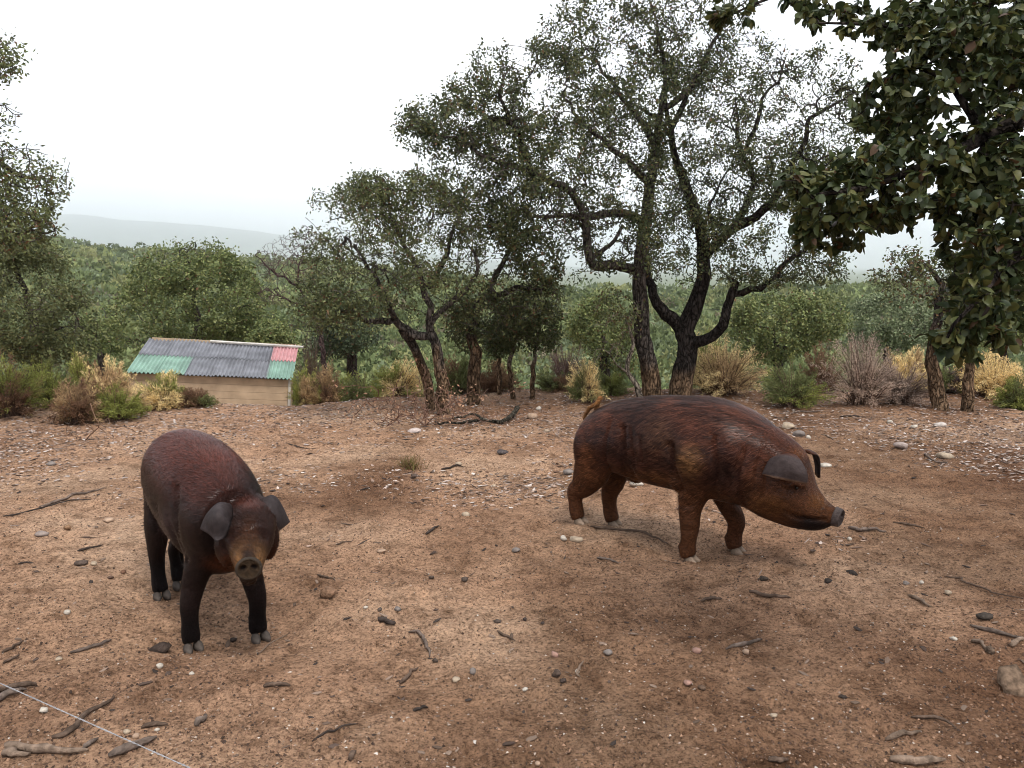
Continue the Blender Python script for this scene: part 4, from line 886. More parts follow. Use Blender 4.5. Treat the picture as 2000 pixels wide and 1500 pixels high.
STONES = [
    (1125, 1053, 30, 17, CRM, 'smooth cream stone below the larger pig\'s hind feet'), (1101, 1052, 16, 11, WHT, 'small white stone touching the smooth cream one'),
    (1008, 1075, 21, 12, GRY, 'grey pebble in the open left of the cream stone'), (910, 1003, 22, 12, CRM, 'flat cream stone in the middle of the clearing'),
    (923, 1311, 16, 17, GRY, 'upright dark grey pebble in the foreground middle'), (890, 1329, 18, 13, CRM, 'yellowish pebble left of the upright grey one'),
    (1084, 1278, 18, 14, PKS, 'pink round pebble in the foreground'), (1187, 1276, 22, 13, GRY, 'dark flat stone right of the pink pebble'),
    (1361, 1270, 23, 15, PKS, 'angular pinkish stone below the larger pig'), (1345, 1335, 20, 11, PKS, 'reddish angular stone in the lower middle right'),
    (1128, 1311, 10, 10, WHT, 'tiny white stone below the pink pebble'), (1025, 1346, 14, 10, WHT, 'white pebble in the foreground middle'),
    (776, 1190, 15, 10, GRY, 'blue-grey pebble right of the standing pig\'s feet'), (714, 1186, 11, 8, WHT, 'white pebble beside the blue-grey one'),
    (741, 1190, 12, 10, DRK, 'dark pebble between the white and the blue-grey one'), (131, 1197, 19, 12, WHT, 'white stone left of the smaller pig'),
    (311, 1300, 14, 13, WHT, 'white stone below the dark dung clump'), (373, 1315, 13, 9, WHT, 'white stone below the smaller pig\'s front hoof'),
    (113, 1287, 17, 8, CRM, 'cream flake under the curved stick at left'), (84, 1387, 20, 13, WHT, 'white pink-tinged stone beside the wire at left'),
    (247, 1428, 17, 12, CRM, 'cream stone under the wire'), (306, 1425, 13, 10, WHT, 'white stone at the end of a short stick under the wire'), (265, 1437, 18, 13, TNS, 'tan angular stone under the wire'),
    (808, 840, 27, 13, (.40, .33, .30), 'flat pinkish-grey stone under the dead twigs'), (1038, 812, 24, 13, TNS, 'tan stone right of the mossy fallen branch'),
    (1052, 797, 13, 9, WHT, 'small white stone behind the tan one by the fallen branch'), (1068, 841, 15, 8, CRM, 'cream stone left of the larger pig\'s rump'),
    (1540, 831, 30, 17, CRM, 'large cream stone behind the larger pig\'s shoulder'), (1561, 847, 26, 16, GRY, 'grey stone between the cream one and the pig\'s neck'), (1579, 853, 11, 9, WHT, 'small white stone above the larger pig\'s ears'),
    (1763, 871, 34, 18, (.27, .215, .19), 'rounded grey stone with dark twigs right of the larger pig'), (1846, 889, 34, 17, CRM, 'flat cream stone beside the curled twig'),
    (1615, 909, 27, 11, WHT, 'flat white stone behind the larger pig\'s ear'), (1243, 945, 30, 14, WHT, 'white stone seen under the larger pig\'s belly'),
    (1108, 921, 25, 12, GRY, 'flat grey stone left of the larger pig\'s hind leg'), (1738, 823, 12, 9, WHT, 'white stone at the back right'), (1787, 833, 14, 8, WHT, 'bright stone just right of another white one at the back'),
    (1838, 829, 28, 13, (.42, .37, .33), 'pale blocky stone before the stripped trunks'), (805, 1083, 0, 0, None, None),
    (895, 905, 15, 10, CRM, 'cream pebble right of the grass tuft'), (745, 1077, 20, 8, TNS, 'tan flat stone right of the smaller pig\'s head'),
    (80, 1043, 26, 13, (.20, .16, .14), 'dull brown stone at left'), (85, 1002, 0, 0, None, None), (182, 1101, 14, 10, CRM, 'cream pebble left of the smaller pig\'s hind legs'), (210, 1015, 25, 10, TNS, 'tan stone left of the smaller pig\'s belly'),
    (1853, 1157, 17, 12, CRM, 'cream stone near the long thin twig at right'), (1800, 1138, 13, 8, WHT, 'small white stone above the pale stick at right'), (1770, 1138, 15, 9, GRY, 'grey stone above the pale stick at right'),
    (1660, 1052, 11, 9, WHT, 'white chip below and right of the larger pig\'s snout'), (1458, 1273, 17, 14, TNS, 'brown stone at the end of a stick, lower right of centre'), (1512, 1397, 18, 10, CRM, 'cream stone in the lower right'),
    (1865, 1247, 16, 9, WHT, 'bright flake right of the lower right sticks'), (1050, 1493, 16, 9, TNS, 'tan stone at the bottom edge'), (150, 889, 0, 0, None, None), (98, 905, 22, 10, GRY, 'grey flat stone on the pale bank at left'),
    (965, 948, 9, 7, CRM, 'small cream stone in the middle distance'), (1445, 1070, 0, 0, None, None),
]
M_rock = mat_attr('rock', rough=.95, spec=.1, bump=1.0, bscale=45, var=.6, vscale=35)
for k, (px, py, w, h, c, lab) in enumerate(STONES):
    if c is not None: stone(px, py, w, h, c, lab, k)
stone(1985, 1330, 84, 70, (.17, .115, .078), 'lumpy grey-brown rock at the right edge', 200, 'rock', 'rock', .55, sink=.42, mat=M_rock)
# clods and dung
M_clod = mat_attr('clod', rough=.95, spec=.1, bump=1.0, bscale=90, var=.4, vscale=50)
CLODS = [(640, 1158, 46, 30, (.16, .095, .06), 'crumbled brown clod right of the smaller pig'), (908, 1132, 20, 14, DRK, 'dark clod in the middle foreground'), (842, 1128, 17, 11, DRK, 'dark clod left of another, middle foreground'),
         (1025, 1210, 14, 11, (.04, .03, .026), 'round black dropping in the foreground middle'), (1060, 1217, 13, 8, (.04, .03, .026), 'flattened black dropping right of the round one'), (972, 1214, 24, 11, DRK, 'dark flat clod left of the droppings'),
         (1618, 1134, 24, 15, (.035, .028, .024), 'black dropping below the larger pig\'s snout'), (1664, 1119, 30, 15, (.035, .028, .024), 'black bark piece right of the dropping below the snout'), (1492, 1130, 26, 15, (.05, .038, .03), 'dark crumbled dropping right of the larger pig\'s front hoof'),
         (1086, 1318, 26, 17, (.06, .042, .033), 'dark clod below the pink pebble'), (1100, 1330, 20, 13, (.05, .036, .03), 'smaller dark clod under the first below the pink pebble'), (850, 1290, 16, 12, (.06, .045, .036), 'dark lump at the end of the bent stick'),
         (310, 1266, 56, 26, (.045, .032, .026), 'black dung clump beside the smaller pig\'s front hoof'), (454, 1250, 20, 12, (.04, .03, .025), 'black lump between the smaller pig\'s front feet'),
         (980, 885, 34, 12, (.06, .05, .048), 'dark charred lump in the middle distance'), (807, 931, 18, 13, (.07, .05, .04), 'dark lump below the grass tuft'), (1925, 1205, 50, 18, (.05, .04, .033), 'black rotten bark at the right'),
         (1372, 1345, 24, 14, (.10, .065, .045), 'dark crumbly clod in the lower right of centre'), (1935, 1270, 30, 22, (.10, .07, .05), 'brown knot of root above the rock at the right edge'), (155, 1100, 30, 12, (.07, .05, .04), 'dark bark lump left of the smaller pig\'s hind feet'),
         (130, 1030, 22, 16, (.20, .12, .07), 'brown splintered lump left of the smaller pig'), (240, 1118, 16, 12, (.13, .07, .045), 'red-brown chip left of the smaller pig\'s hind hoof'), (215, 1128, 20, 9, (.09, .055, .04), 'dark chip left of the red-brown one')]
for k, (px, py, w, h, c, lab) in enumerate(CLODS): stone(px, py, w * .8, h * .85, tuple(1.35 * v for v in c), lab, 300 + k, 'clod', 'clods and droppings', .3, cat='clod', mat=M_clod, sink=.15)

# ------------------------------------------------------------------ sticks one can pick out
def stick(pts, thick, col, lab, seed, name='stick', sub=None):
    thick *= .82
    rng = np.random.default_rng(1200 + seed); g = np.array([GP(a, b_) for a, b_ in pts])
    n = max(8, int(np.linalg.norm(np.diff(g, axis=0), axis=1).sum() / .025)); cum = np.concatenate([[0], np.cumsum(np.linalg.norm(np.diff(g, axis=0), axis=1))])
    f = np.linspace(0, cum[-1], n); pt = np.stack([np.interp(f, cum, g[:, i]) for i in range(3)], 1)
    if len(g) == 2:
        s_ = unit(np.array([-(g[1] - g[0])[1], (g[1] - g[0])[0], 0])); pt += s_ * (np.sin(np.linspace(0, math.pi * rng.uniform(.8, 2.2), n)) * rng.normal() * .045 * cum[-1])[:, None]
    for _ in range(2): pt[1:-1] = .5 * pt[1:-1] + .25 * (pt[:-2] + pt[2:])
    kp = np.sort(np.concatenate([[0, 1], rng.uniform(.12, .88, 4)])); pt[:, :2] += np.stack([np.interp(f / cum[-1], kp, rng.normal(size=6) * .028 * cum[-1]) for _ in range(2)], 1)
    pt += rng.normal(size=pt.shape) * thick * .12
    ends = gz(pt[[0, -1], 0], pt[[0, -1], 1]); line = np.interp(f, [0, cum[-1]], ends)
    pt[:, 2] = np.maximum(gz(pt[:, 0], pt[:, 1]), line) * .8 + .2 * gz(pt[:, 0], pt[:, 1]) + thick * .38 + .004 * np.sin(np.linspace(0, 3.1, n))
    r = thick * .5 * np.interp(np.linspace(0, 1, n), [0, .06, .5, .92, 1], [.55, 1.0, 1.0, .62, .25]); 
    o_ = pt[0].copy()
    V, Fc, _ = tube(pt - o_, r, 7, rng, .24)
    k = 7; cap = np.array([list(range(k))[::-1], [len(V) - k + i for i in range(k)]])
    C = np.array(col)[None] * (.6 + .8 * fbm(V[:, 0] * 60, V[:, 1] * 60 + V[:, 2] * 30, seed, 2))[:, None]
    o = link(name, arr_mesh(name, V, [Fc, cap], C, smooth=True), M_stick, None, o_); return tag(o, lab, 'stick', 'sticks lying on the earth')
WB, WG, WP, WD = (.10, .068, .05), (.14, .105, .085), (.20, .142, .104), (.05, .038, .032)
STICKS = [
    ([(140, 1277), (175, 1268), (203, 1263), (215, 1252)], .018, WG, 'curved grey stick left of the black dung clump'), ([(5, 1276), (30, 1268), (46, 1252)], .014, WB, 'short dark stick at the left edge above another'), ([(8, 1296), (40, 1280)], .014, WB, 'short dark stick at the left edge, lower of two'),
    ([(-10, 1356), (40, 1344), (76, 1340)], .026, WB, 'thick dark stick at the left edge behind the wire'), ([(-10, 1376), (20, 1360), (52, 1350)], .030, WG, 'thick grey stick at the left edge crossing under the wire'),
    ([(100, 1450), (138, 1441), (160, 1408), (190, 1385), (226, 1362)], .022, WB, 'long forked dark stick crossing under the wire'), ([(10, 1458), (60, 1470), (120, 1473), (178, 1469)], .030, WP, 'long pale stick at the lower left corner'), ([(6, 1474), (40, 1485), (62, 1478)], .030, WP, 'stubby pale stick below the long pale one, lower left'),
    ([(212, 1482), (250, 1468), (300, 1447)], .036, WG, 'thick grey stick under the wire at the bottom left'), ([(276, 1424), (300, 1418), (330, 1417)], .018, WB, 'short brown stick right of the wire'), ([(514, 1343), (535, 1339), (566, 1342)], .020, WB, 'tapered dark stick below the smaller pig'),
    ([(605, 1452), (630, 1435), (660, 1427), (698, 1412)], .010, WD, 'thin black twig at the bottom, left of the middle'), ([(511, 1277), (536, 1260), (559, 1241)], .009, WP, 'thin straight tan twig beside the smaller pig\'s hoof'), ([(163, 1464), (178, 1455), (190, 1446)], .018, WG, 'small grey stick in the lower left between two pale ones'),
    ([(384, 1419), (396, 1410), (406, 1402)], .026, WG, 'grey wood chip right of the wire'), ([(799, 1236), (818, 1235), (832, 1258), (843, 1285)], .018, WG, 'bent hooked stick in the foreground middle'), ([(783, 1338), (800, 1323), (817, 1307)], .020, WB, 'short thick dark stick below the bent one'),
    ([(806, 1391), (822, 1388), (838, 1385)], .013, WD, 'short black twig in the lower middle'), ([(972, 1234), (988, 1245), (1004, 1254)], .013, WB, 'short dark twig right of the bent stick'), ([(740, 1214), (755, 1219), (771, 1224)], .030, WD, 'dark bark chunk right of the smaller pig'),
    ([(621, 1123), (638, 1131), (656, 1134)], .014, WB, 'dark hooked twig above the crumbled clod'), ([(655, 1065), (690, 1057)], .010, WB, 'thin dark twig right of the smaller pig\'s snout'), ([(684, 1489), (687, 1478), (692, 1470)], .022, WB, 'dark stub at the bottom edge'),
    ([(832, 1043), (847, 1037), (858, 1027)], .020, WD, 'black twisted bark curl in the middle'), ([(1150, 1028), (1200, 1034), (1250, 1044), (1310, 1062)], .020, WB, 'long dark branch lying by the larger pig\'s hind feet'), ([(1165, 1091), (1188, 1096), (1206, 1106)], .018, WG, 'grey forked stick below the long branch'),
    ([(1464, 1157), (1500, 1168), (1550, 1171)], .020, WB, 'brown stick below the larger pig\'s front feet'), ([(1660, 1033), (1690, 1040), (1735, 1039)], .030, WG, 'thick grey stick right of the larger pig\'s snout'), ([(1744, 1022), (1775, 1028), (1806, 1032)], .016, WB, 'straight dark stick right of the thick grey one'),
    ([(1776, 1165), (1795, 1172), (1819, 1187)], .022, WP, 'pale bleached stick at the right'), ([(1848, 1128), (1900, 1145), (1940, 1163), (2010, 1171)], .012, WB, 'long thin twig running to the right edge'), ([(1415, 1268), (1450, 1265), (1488, 1250)], .020, WG, 'grey-brown stick right of the pinkish stone'),
    ([(1778, 1403), (1810, 1405), (1840, 1412), (1869, 1424)], .014, WB, 'wavy dark twig in the lower right'), ([(1736, 1445), (1765, 1441), (1798, 1434)], .022, WP, 'pale stick below the wavy dark twig'), ([(1735, 1488), (1780, 1494), (1845, 1485)], .032, WP, 'thickest pale stick at the bottom right'),
    ([(1896, 1225), (1940, 1240), (2010, 1250)], .020, WG, 'long grey stick above the rock at the right edge'), ([(1902, 1252), (1920, 1268), (1936, 1281)], .018, WP, 'short pale stick above the rock at the right edge'), ([(1974, 1265), (1985, 1255), (2005, 1250)], .026, WP, 'bent tan stick end at the right edge'),
    ([(1366, 1174), (1390, 1173), (1411, 1172)], .018, WB, 'short flat dark stick below the larger pig\'s front hoof'), ([(1502, 1489), (1540, 1490)], .022, WB, 'short brown stick at the bottom right of centre'),
    ([(12, 1010), (70, 1000), (130, 985), (176, 979)], .014, WD, 'long thin black twig at left, lower of a pair'), ([(78, 992), (120, 982), (150, 967), (196, 957)], .022, WG, 'long grey stick at left, upper of a pair'), ([(150, 1077), (176, 1074), (202, 1066)], .016, WD, 'short black stick left of the smaller pig'),
    ([(36, 1102), (66, 1101)], .013, WD, 'short straight twig near the left edge'), ([(1800, 885), (1812, 899), (1840, 906), (1858, 906)], .022, WG, 'curled grey twig right of the rounded grey stone'), ([(1548, 808), (1602, 802)], .024, WG, 'grey stick at the back right, left one'), ([(1640, 815), (1695, 816)], .020, WD, 'dark stick at the back right'),
    ([(1604, 848), (1616, 853), (1628, 861)], .018, WP, 'pale twig right of the stones behind the larger pig'), ([(865, 918), (905, 913)], .022, WD, 'dark straight stick right of the grass tuft'), ([(705, 958), (722, 953)], .014, WD, 'short dark stick right of the smaller pig\'s back'), ([(1130, 1322), (1136, 1292)], .013, WP, 'thin reddish stick standing out beside the tiny white stone'),
    ([(562, 868), (590, 876), (610, 878)], .012, WD, 'thin dark twig on the ground between the smaller pig and the leaning oak'),
]
for k, (pts, th, c, lab) in enumerate(STICKS): stick(pts, th, c, lab, k)
# mossy fallen branch, one piece with its fork
def multi_branch(name, limbs, base, lab, cat, fun, leaf=None, seed=0, targets=None):
    t = Tree(seed)
    for pts, r0, r1 in limbs: t.limb(pts, r0, r1, .008, .05)
    if targets is not None: t.targets(targets, step=.05); 
    t.radii(tip=.0042)
    return finish_tree(t, name, lab, None, leaf(t) if leaf else None, fun, cat)
def gup(px, py, h=.03): q = GP(px, py); return q + np.array([0, 0, h])
multi_branch('fallen_branch', [([gup(1010, 812, .10), gup(998, 822, .05), gup(975, 829), gup(945, 826, .04), gup(920, 828), gup(880, 831), gup(850, 828)], .035, .010),
                               ([gup(945, 826, .04), gup(925, 818, .06), gup(900, 822, .04), gup(880, 826)], .018, .008)], None, 'crooked mossy fallen branch in front of the leaning oak', 'branch', bark_fun(base=np.array((.062, .054, .042)), seed=2), seed=61)
# dead twiggy plant with a few dry leaves
g0 = GP(830, 832); rr_ = np.random.default_rng(5)
tg_ = [g0 + np.array([rr_.normal() * .38, rr_.normal() * .22, abs(rr_.normal()) * .22 + .05]) for _ in range(260)]
multi_branch('dead_twigs', [([g0, g0 + np.array([.02, 0, .12]), g0 + np.array([.0, .02, .25])], .010, .004), ([g0, g0 + np.array([-.15, 0, .12]), g0 + np.array([-.32, .02, .2])], .008, .003), ([g0, g0 + np.array([.14, .03, .13]), g0 + np.array([.3, .02, .26])], .008, .003)],
             None, 'dead twiggy seedling with dry leaves at the foot of the leaning oak', 'plant', bark_fun(base=np.array((.13, .075, .055)), seed=8), leaf=lambda t: t.leaves(320, .045, .022, [(.36, .22, .14), (.28, .15, .09)], brown=0), seed=62, targets=tg_)
# dry twig at the left by the bushes
g1 = GP(165, 862); tg_ = [g1 + np.array([rr_.normal() * .18 + .1, rr_.normal() * .1, abs(rr_.normal()) * .12 + .02]) for _ in range(14)]
multi_branch('dead_twigs', [([g1, g1 + np.array([.1, 0, .1]), g1 + np.array([.25, 0, .24])], .008, .003), ([g1, g1 + np.array([-.12, 0, .06]), g1 + np.array([-.3, 0, .05])], .007, .003)], None, 'dry forked twig below the tan bush at left', 'plant', bark_fun(base=np.array((.15, .09, .06)), seed=8), seed=63, targets=tg_)
# grass tuft
def tuft(px, py, n, h, pal, lab, seed):
    rng = np.random.default_rng(seed); g = GP(px, py); b = rng.normal(size=(n, 3)) * np.array([.045, .03, 0]); d = unit(rng.normal(size=(n, 3)) * np.array([.45, .3, .1]) + np.array([0, 0, 1]))
    L_ = h * rng.uniform(.4, 1, n); s_ = perp(d, rng) * .0035; tip = b + d * L_[:, None] + rng.normal(size=(n, 3)) * .01; m_ = b + d * (L_ * .55)[:, None]
    V = np.stack([b - s_, b + s_, m_ + s_ * .8, tip, m_ - s_ * .8], 1).reshape(-1, 3); Fc = np.arange(n)[:, None] * 5
    c = np.array(pal)[rng.integers(len(pal), size=n)] * rng.uniform(.7, 1.2, (n, 1))
    o = link('grass_tuft', arr_mesh('grass_tuft', V, [Fc + np.array([[0, 1, 2, 4]]), Fc + np.array([[4, 2, 3]])], np.repeat(c, 5, 0)), M_needle, None, g); return tag(o, lab, 'grass')
tuft(800, 915, 150, .14, [(.20, .12, .06), (.16, .14, .05), (.30, .20, .11)], 'dry grass tuft in the middle of the clearing', 1)
# fence wire at the lower left
A_, B_ = P(-620, 1058, 2.6), P(900, 1736, 1.25)
A_[2] = max(A_[2], .1)
f = np.linspace(0, 1, 240)[:, None]; ln_ = np.linalg.norm(B_ - A_); wire = tag(empty('fence_wire', A_), 'thin twisted fence wire across the lower left corner', 'wire')
du = unit(B_ - A_); s1 = unit(np.cross(du, np.array([0, 0, 1.0]))); s2 = np.cross(s1, du)
M_wire = mat_plain('wire', (.24, .23, .235), .7, .1, .3, 30)
for ph in (0, math.pi):
    th = f * ln_ * 2 * math.pi / .030 + ph
    pt = f * (B_ - A_) + (s1 * np.cos(th) + s2 * np.sin(th)) * .0011
    V, Fc, _ = tube(pt, np.full(240, .0011), 5); link('strand', arr_mesh('strand', V, Fc, smooth=True), M_wire, wire)

# ------------------------------------------------------------------ the two pigs
def catmull(Rg, sub=6):
    Rg = np.array(Rg, float); E = np.concatenate([[2 * Rg[0] - Rg[1]], Rg, [2 * Rg[-1] - Rg[-2]]]); o = []
    for k in range(len(Rg) - 1):
        a, b, c, d = E[k:k + 4]
        for q in range(sub):
            t = q / sub; o.append(.5 * (2 * b + (c - a) * t + (2 * a - 5 * b + 4 * c - d) * t * t + (3 * b - a - 3 * c + d) * t ** 3))
    o.append(Rg[-1]); return np.array(o)
def loft(rings, k=28, vertical=False, sq=1.0):
    """rings: x, y, z, up, down, half width; closed tube with rounded ends"""
    r = catmull(rings); c = r[:, :3]; tg = unit(np.gradient(c, axis=0))
    if vertical: tg = np.tile(np.array([1.0, 0, 0]), (len(c), 1))
    side = unit(np.cross(np.array([0, 0, 1.0]), tg)); up = np.cross(tg, side)
    th = np.arange(k) * 2 * math.pi / k; ct, s_ = np.cos(th), np.sin(th)
    ct = np.sign(ct) * np.abs(ct) ** sq; s_ = np.sign(s_) * np.abs(s_) ** sq
    vz = np.where(s_[None, :] > 0, r[:, 3:4], r[:, 4:5]) * s_[None, :]
    V = c[:, None, :] + side[:, None, :] * (r[:, 5:6] * ct[None, :])[..., None] + up[:, None, :] * vz[..., None]
    n = len(c); V = V.reshape(-1, 3); i = np.arange(n * k).reshape(n, k); j = np.roll(i, -1, 1)
    Fq = np.stack([i[:-1], j[:-1], j[1:], i[1:]], -1).reshape(-1, 4)
    V = np.concatenate([V, [c[0]], [c[-1]]]); a, b = n * k, n * k + 1
    tri = np.concatenate([np.stack([np.full(k, a), j[0], i[0]], -1), np.stack([np.full(k, b), i[-1], j[-1]], -1)])
    return V, Fq, tri
def loft2(T_, B_, w, k=28, sq=.93, side=None):
    """rings given by their top point, bottom point and half width"""
    r = catmull(np.concatenate([T_, B_, np.array(w)[:, None]], 1)); c = (r[:, :3] + r[:, 3:6]) / 2; upv = (r[:, :3] - r[:, 3:6]) / 2
    sd_ = np.array([0, 1.0, 0]) if side is None else side
    th = np.arange(k) * 2 * math.pi / k; ct, s_ = np.cos(th), np.sin(th); ct = np.sign(ct) * np.abs(ct) ** sq; s_ = np.sign(s_) * np.abs(s_) ** sq
    V = c[:, None] + upv[:, None] * s_[None, :, None] + sd_[None, None] * (r[:, 6:7] * ct[None])[..., None]
    n = len(c); V = V.reshape(-1, 3); i = np.arange(n * k).reshape(n, k); j = np.roll(i, -1, 1)
    Fq = np.stack([i[:-1], j[:-1], j[1:], i[1:]], -1).reshape(-1, 4); V = np.concatenate([V, [c[0]], [c[-1]]]); a, b = n * k, n * k + 1
    return V, Fq, np.concatenate([np.stack([np.full(k, a), j[0], i[0]], -1), np.stack([np.full(k, b), i[-1], j[-1]], -1)])
def legtube(joints, k=16):
    """joints: x, y, z, fore-aft radius, lateral radius"""
    r = catmull(joints, 6); c = r[:, :3]; tg = unit(np.gradient(c, axis=0)); lat = np.tile(np.array([0, 1.0, 0]), (len(c), 1)); lat = unit(lat - tg * (tg * lat).sum(1, keepdims=True))
    fa = np.cross(lat, tg); th = np.arange(k) * 2 * math.pi / k
    V = c[:, None] + fa[:, None] * (r[:, 3:4] * np.cos(th))[..., None] + lat[:, None] * (r[:, 4:5] * np.sin(th))[..., None]
    n = len(c); V = V.reshape(-1, 3); i = np.arange(n * k).reshape(n, k); j = np.roll(i, -1, 1)
    Fq = np.stack([i[:-1], j[:-1], j[1:], i[1:]], -1).reshape(-1, 4)
    V = np.concatenate([V, [c[0]], [c[-1]]]); a, b = n * k, n * k + 1
    return V, Fq, np.concatenate([np.stack([np.full(k, a), j[0], i[0]], -1), np.stack([np.full(k, b), i[-1], j[-1]], -1)])
def blob(c, r, k=2):
    V, Fc = icosphere(3); return V * np.array(r) + np.array(c), np.zeros((0, 4), int), Fc
def remesh(parts, voxel, smooth_it):
    Vs, Q, T, off = [], [], [], 0
    for V, q, t_ in parts: Vs.append(V); Q.append(q + off); T.append(t_ + off); off += len(V)
    me = arr_mesh('tmp', np.concatenate(Vs), [np.concatenate(Q), np.concatenate(T)])
    import bmesh
    bm = bmesh.new(); bm.from_mesh(me)
    seen = set()
    for f0 in bm.faces: f0.tag = False
    bmesh.ops.recalc_face_normals(bm, faces=bm.faces); bm.to_mesh(me); bm.free()
    o = bpy.data.objects.new('tmp', me); COL.objects.link(o)
    md = o.modifiers.new('r', 'REMESH'); md.mode = 'VOXEL'; md.voxel_size = voxel
    ms = o.modifiers.new('s', 'SMOOTH'); ms.factor = .5; ms.iterations = smooth_it
    dg = bpy.context.evaluated_depsgraph_get(); ev = o.evaluated_get(dg); m2 = bpy.data.meshes.new_from_object(ev)
    bpy.data.objects.remove(o); bpy.data.meshes.remove(me)
    n = len(m2.vertices); V = np.zeros(n * 3, np.float32); m2.vertices.foreach_get('co', V); V = V.reshape(-1, 3).astype(float)
    m2.calc_loop_triangles(); T = np.zeros(len(m2.loop_triangles) * 3, np.int32); m2.loop_triangles.foreach_get('vertices', T); T = T.reshape(-1, 3)
    Qd = np.zeros(len(m2.loops), np.int32); m2.loops.foreach_get('vertex_index', Qd)
    quads = Qd.reshape(-1, 4) if len(Qd) == 4 * len(m2.polygons) else T
    bpy.data.meshes.remove(m2); return V, quads, T
def vnormals(V, T):
    fn = np.cross(V[T[:, 1]] - V[T[:, 0]], V[T[:, 2]] - V[T[:, 0]]); N = np.zeros_like(V)
    for i in range(3): np.add.at(N, T[:, i], fn)
    return unit(N), fn

M_hide = mat_attr('pig_hide', rough=.5, spec=.05, bump=.9, bscale=34, var=.5, vscale=26, stretch=(1.0, 4.5, 4.5))
M_hair = mat_attr('pig_bristle', rough=.34, spec=.16)
M_ear = mat_attr('pig_ear', rough=.65, spec=.06, bump=.35, bscale=70, var=.25, vscale=30)
M_hoof = mat_attr('hoof', rough=.65, spec=.1, bump=.3, bscale=60, var=.3, vscale=40)
M_snout = mat_attr('snout', rough=.5, spec=.05, bump=.5, bscale=130, var=.3, vscale=60)
M_eye = mat_plain('eye', (.010, .007, .005), .25, .25, .1)

def ear_mesh(ctrl, thick, cols):
    """ctrl: rows of control points from root to edge, each row the same length"""
    C = np.array(ctrl, float); nr, nc = C.shape[:2]
    A = np.array([catmull(row, 7) for row in C]); A = np.swapaxes(np.array([catmull(A[:, j], 7) for j in range(A.shape[1])]), 0, 1)
    nu, nv = A.shape[:2]; gu, gv = np.gradient(A, axis=0), np.gradient(A, axis=1); N = unit(np.cross(gu, gv))
    f = np.linspace(0, 1, nu)[:, None, None]; e = np.minimum(np.linspace(0, 1, nv), np.linspace(1, 0, nv))[None, :, None]
    th = thick * (1.0 - .75 * f) * np.clip(.35 + 4 * e, 0, 1)
    A = A + N * (.0045 * np.sin(np.linspace(0, 5.5, nu))[:, None, None] * np.cos(np.linspace(-2.2, 2.6, nv))[None, :, None] * f * 1.6)
    top, bot = A + N * th * .5, A - N * th * .5; n = nu * nv; i = np.arange(n).reshape(nu, nv); f1 = grid_faces(nu, nv); f2 = f1[:, ::-1] + n; ed = []
    for a, flip in ((i[0], 1), (i[-1], 0), (i[:, 0], 0), (i[:, -1], 1)):
        q = np.stack([a[:-1], a[1:], a[1:] + n, a[:-1] + n], -1); ed.append(q if not flip else q[:, ::-1])
    V = np.concatenate([top.reshape(-1, 3), bot.reshape(-1, 3)]); fr = np.concatenate([np.repeat(np.linspace(0, 1, nu), nv)] * 2)[:, None]
    w = sstep(.0, .35, fr); c = np.array(cols[0]) * (1 - w) + np.array(cols[1]) * w
    w2 = sstep(.9, 1.0, fr); c = c * (1 - w2) + np.array(cols[2]) * w2
    return arr_mesh('ear', V, np.concatenate([f1, f2] + ed), c, smooth=True)

def snout_disc(r, cols):
    """disc facing +x with a raised rim and two sunk nostrils"""
    nr, k = 13, 40; rad = np.linspace(0, 1.06, nr)[1:]; th = np.arange(k) * 2 * math.pi / k
    y = (rad[:, None] * np.cos(th)).ravel(); z = (rad[:, None] * np.sin(th) * .88).ravel()
    y = np.concatenate([[0], y]); z = np.concatenate([[0], z]); rr = np.sqrt(y ** 2 + (z / .88) ** 2)
    x = .10 * np.exp(-((rr - .88) / .10) ** 2) - .9 * np.clip(rr - .96, 0, 1) * 6 - .05 * np.abs(z) * (np.abs(y) < .2)
    hole = np.zeros_like(y)
    for s_ in (-1, 1):
        d = ((y - s_ * .42) / .22) ** 2 + ((z - .12 + .12 * s_ * (y - s_ * .42)) / .17) ** 2; hole = np.maximum(hole, np.exp(-d ** 2 * .8))
    x = x - .36 * hole; V = np.stack([x, y, z], 1) * r
    i = 1 + np.arange((nr - 1) * k).reshape(nr - 1, k); j = np.roll(i, -1, 1); Q = np.stack([i[:-1], i[1:], j[1:], j[:-1]], -1).reshape(-1, 4)
    T = np.stack([np.zeros(k, int), i[0], j[0]], -1)
    c = np.array(cols[0])[None] * (1 - hole[:, None]) + np.array((.012, .008, .007)) * hole[:, None]; w = sstep(.78, .95, rr)[:, None]; c = c * (1 - w) + np.array(cols[1]) * w
    return arr_mesh('snout', V, [Q, T], c, smooth=True)

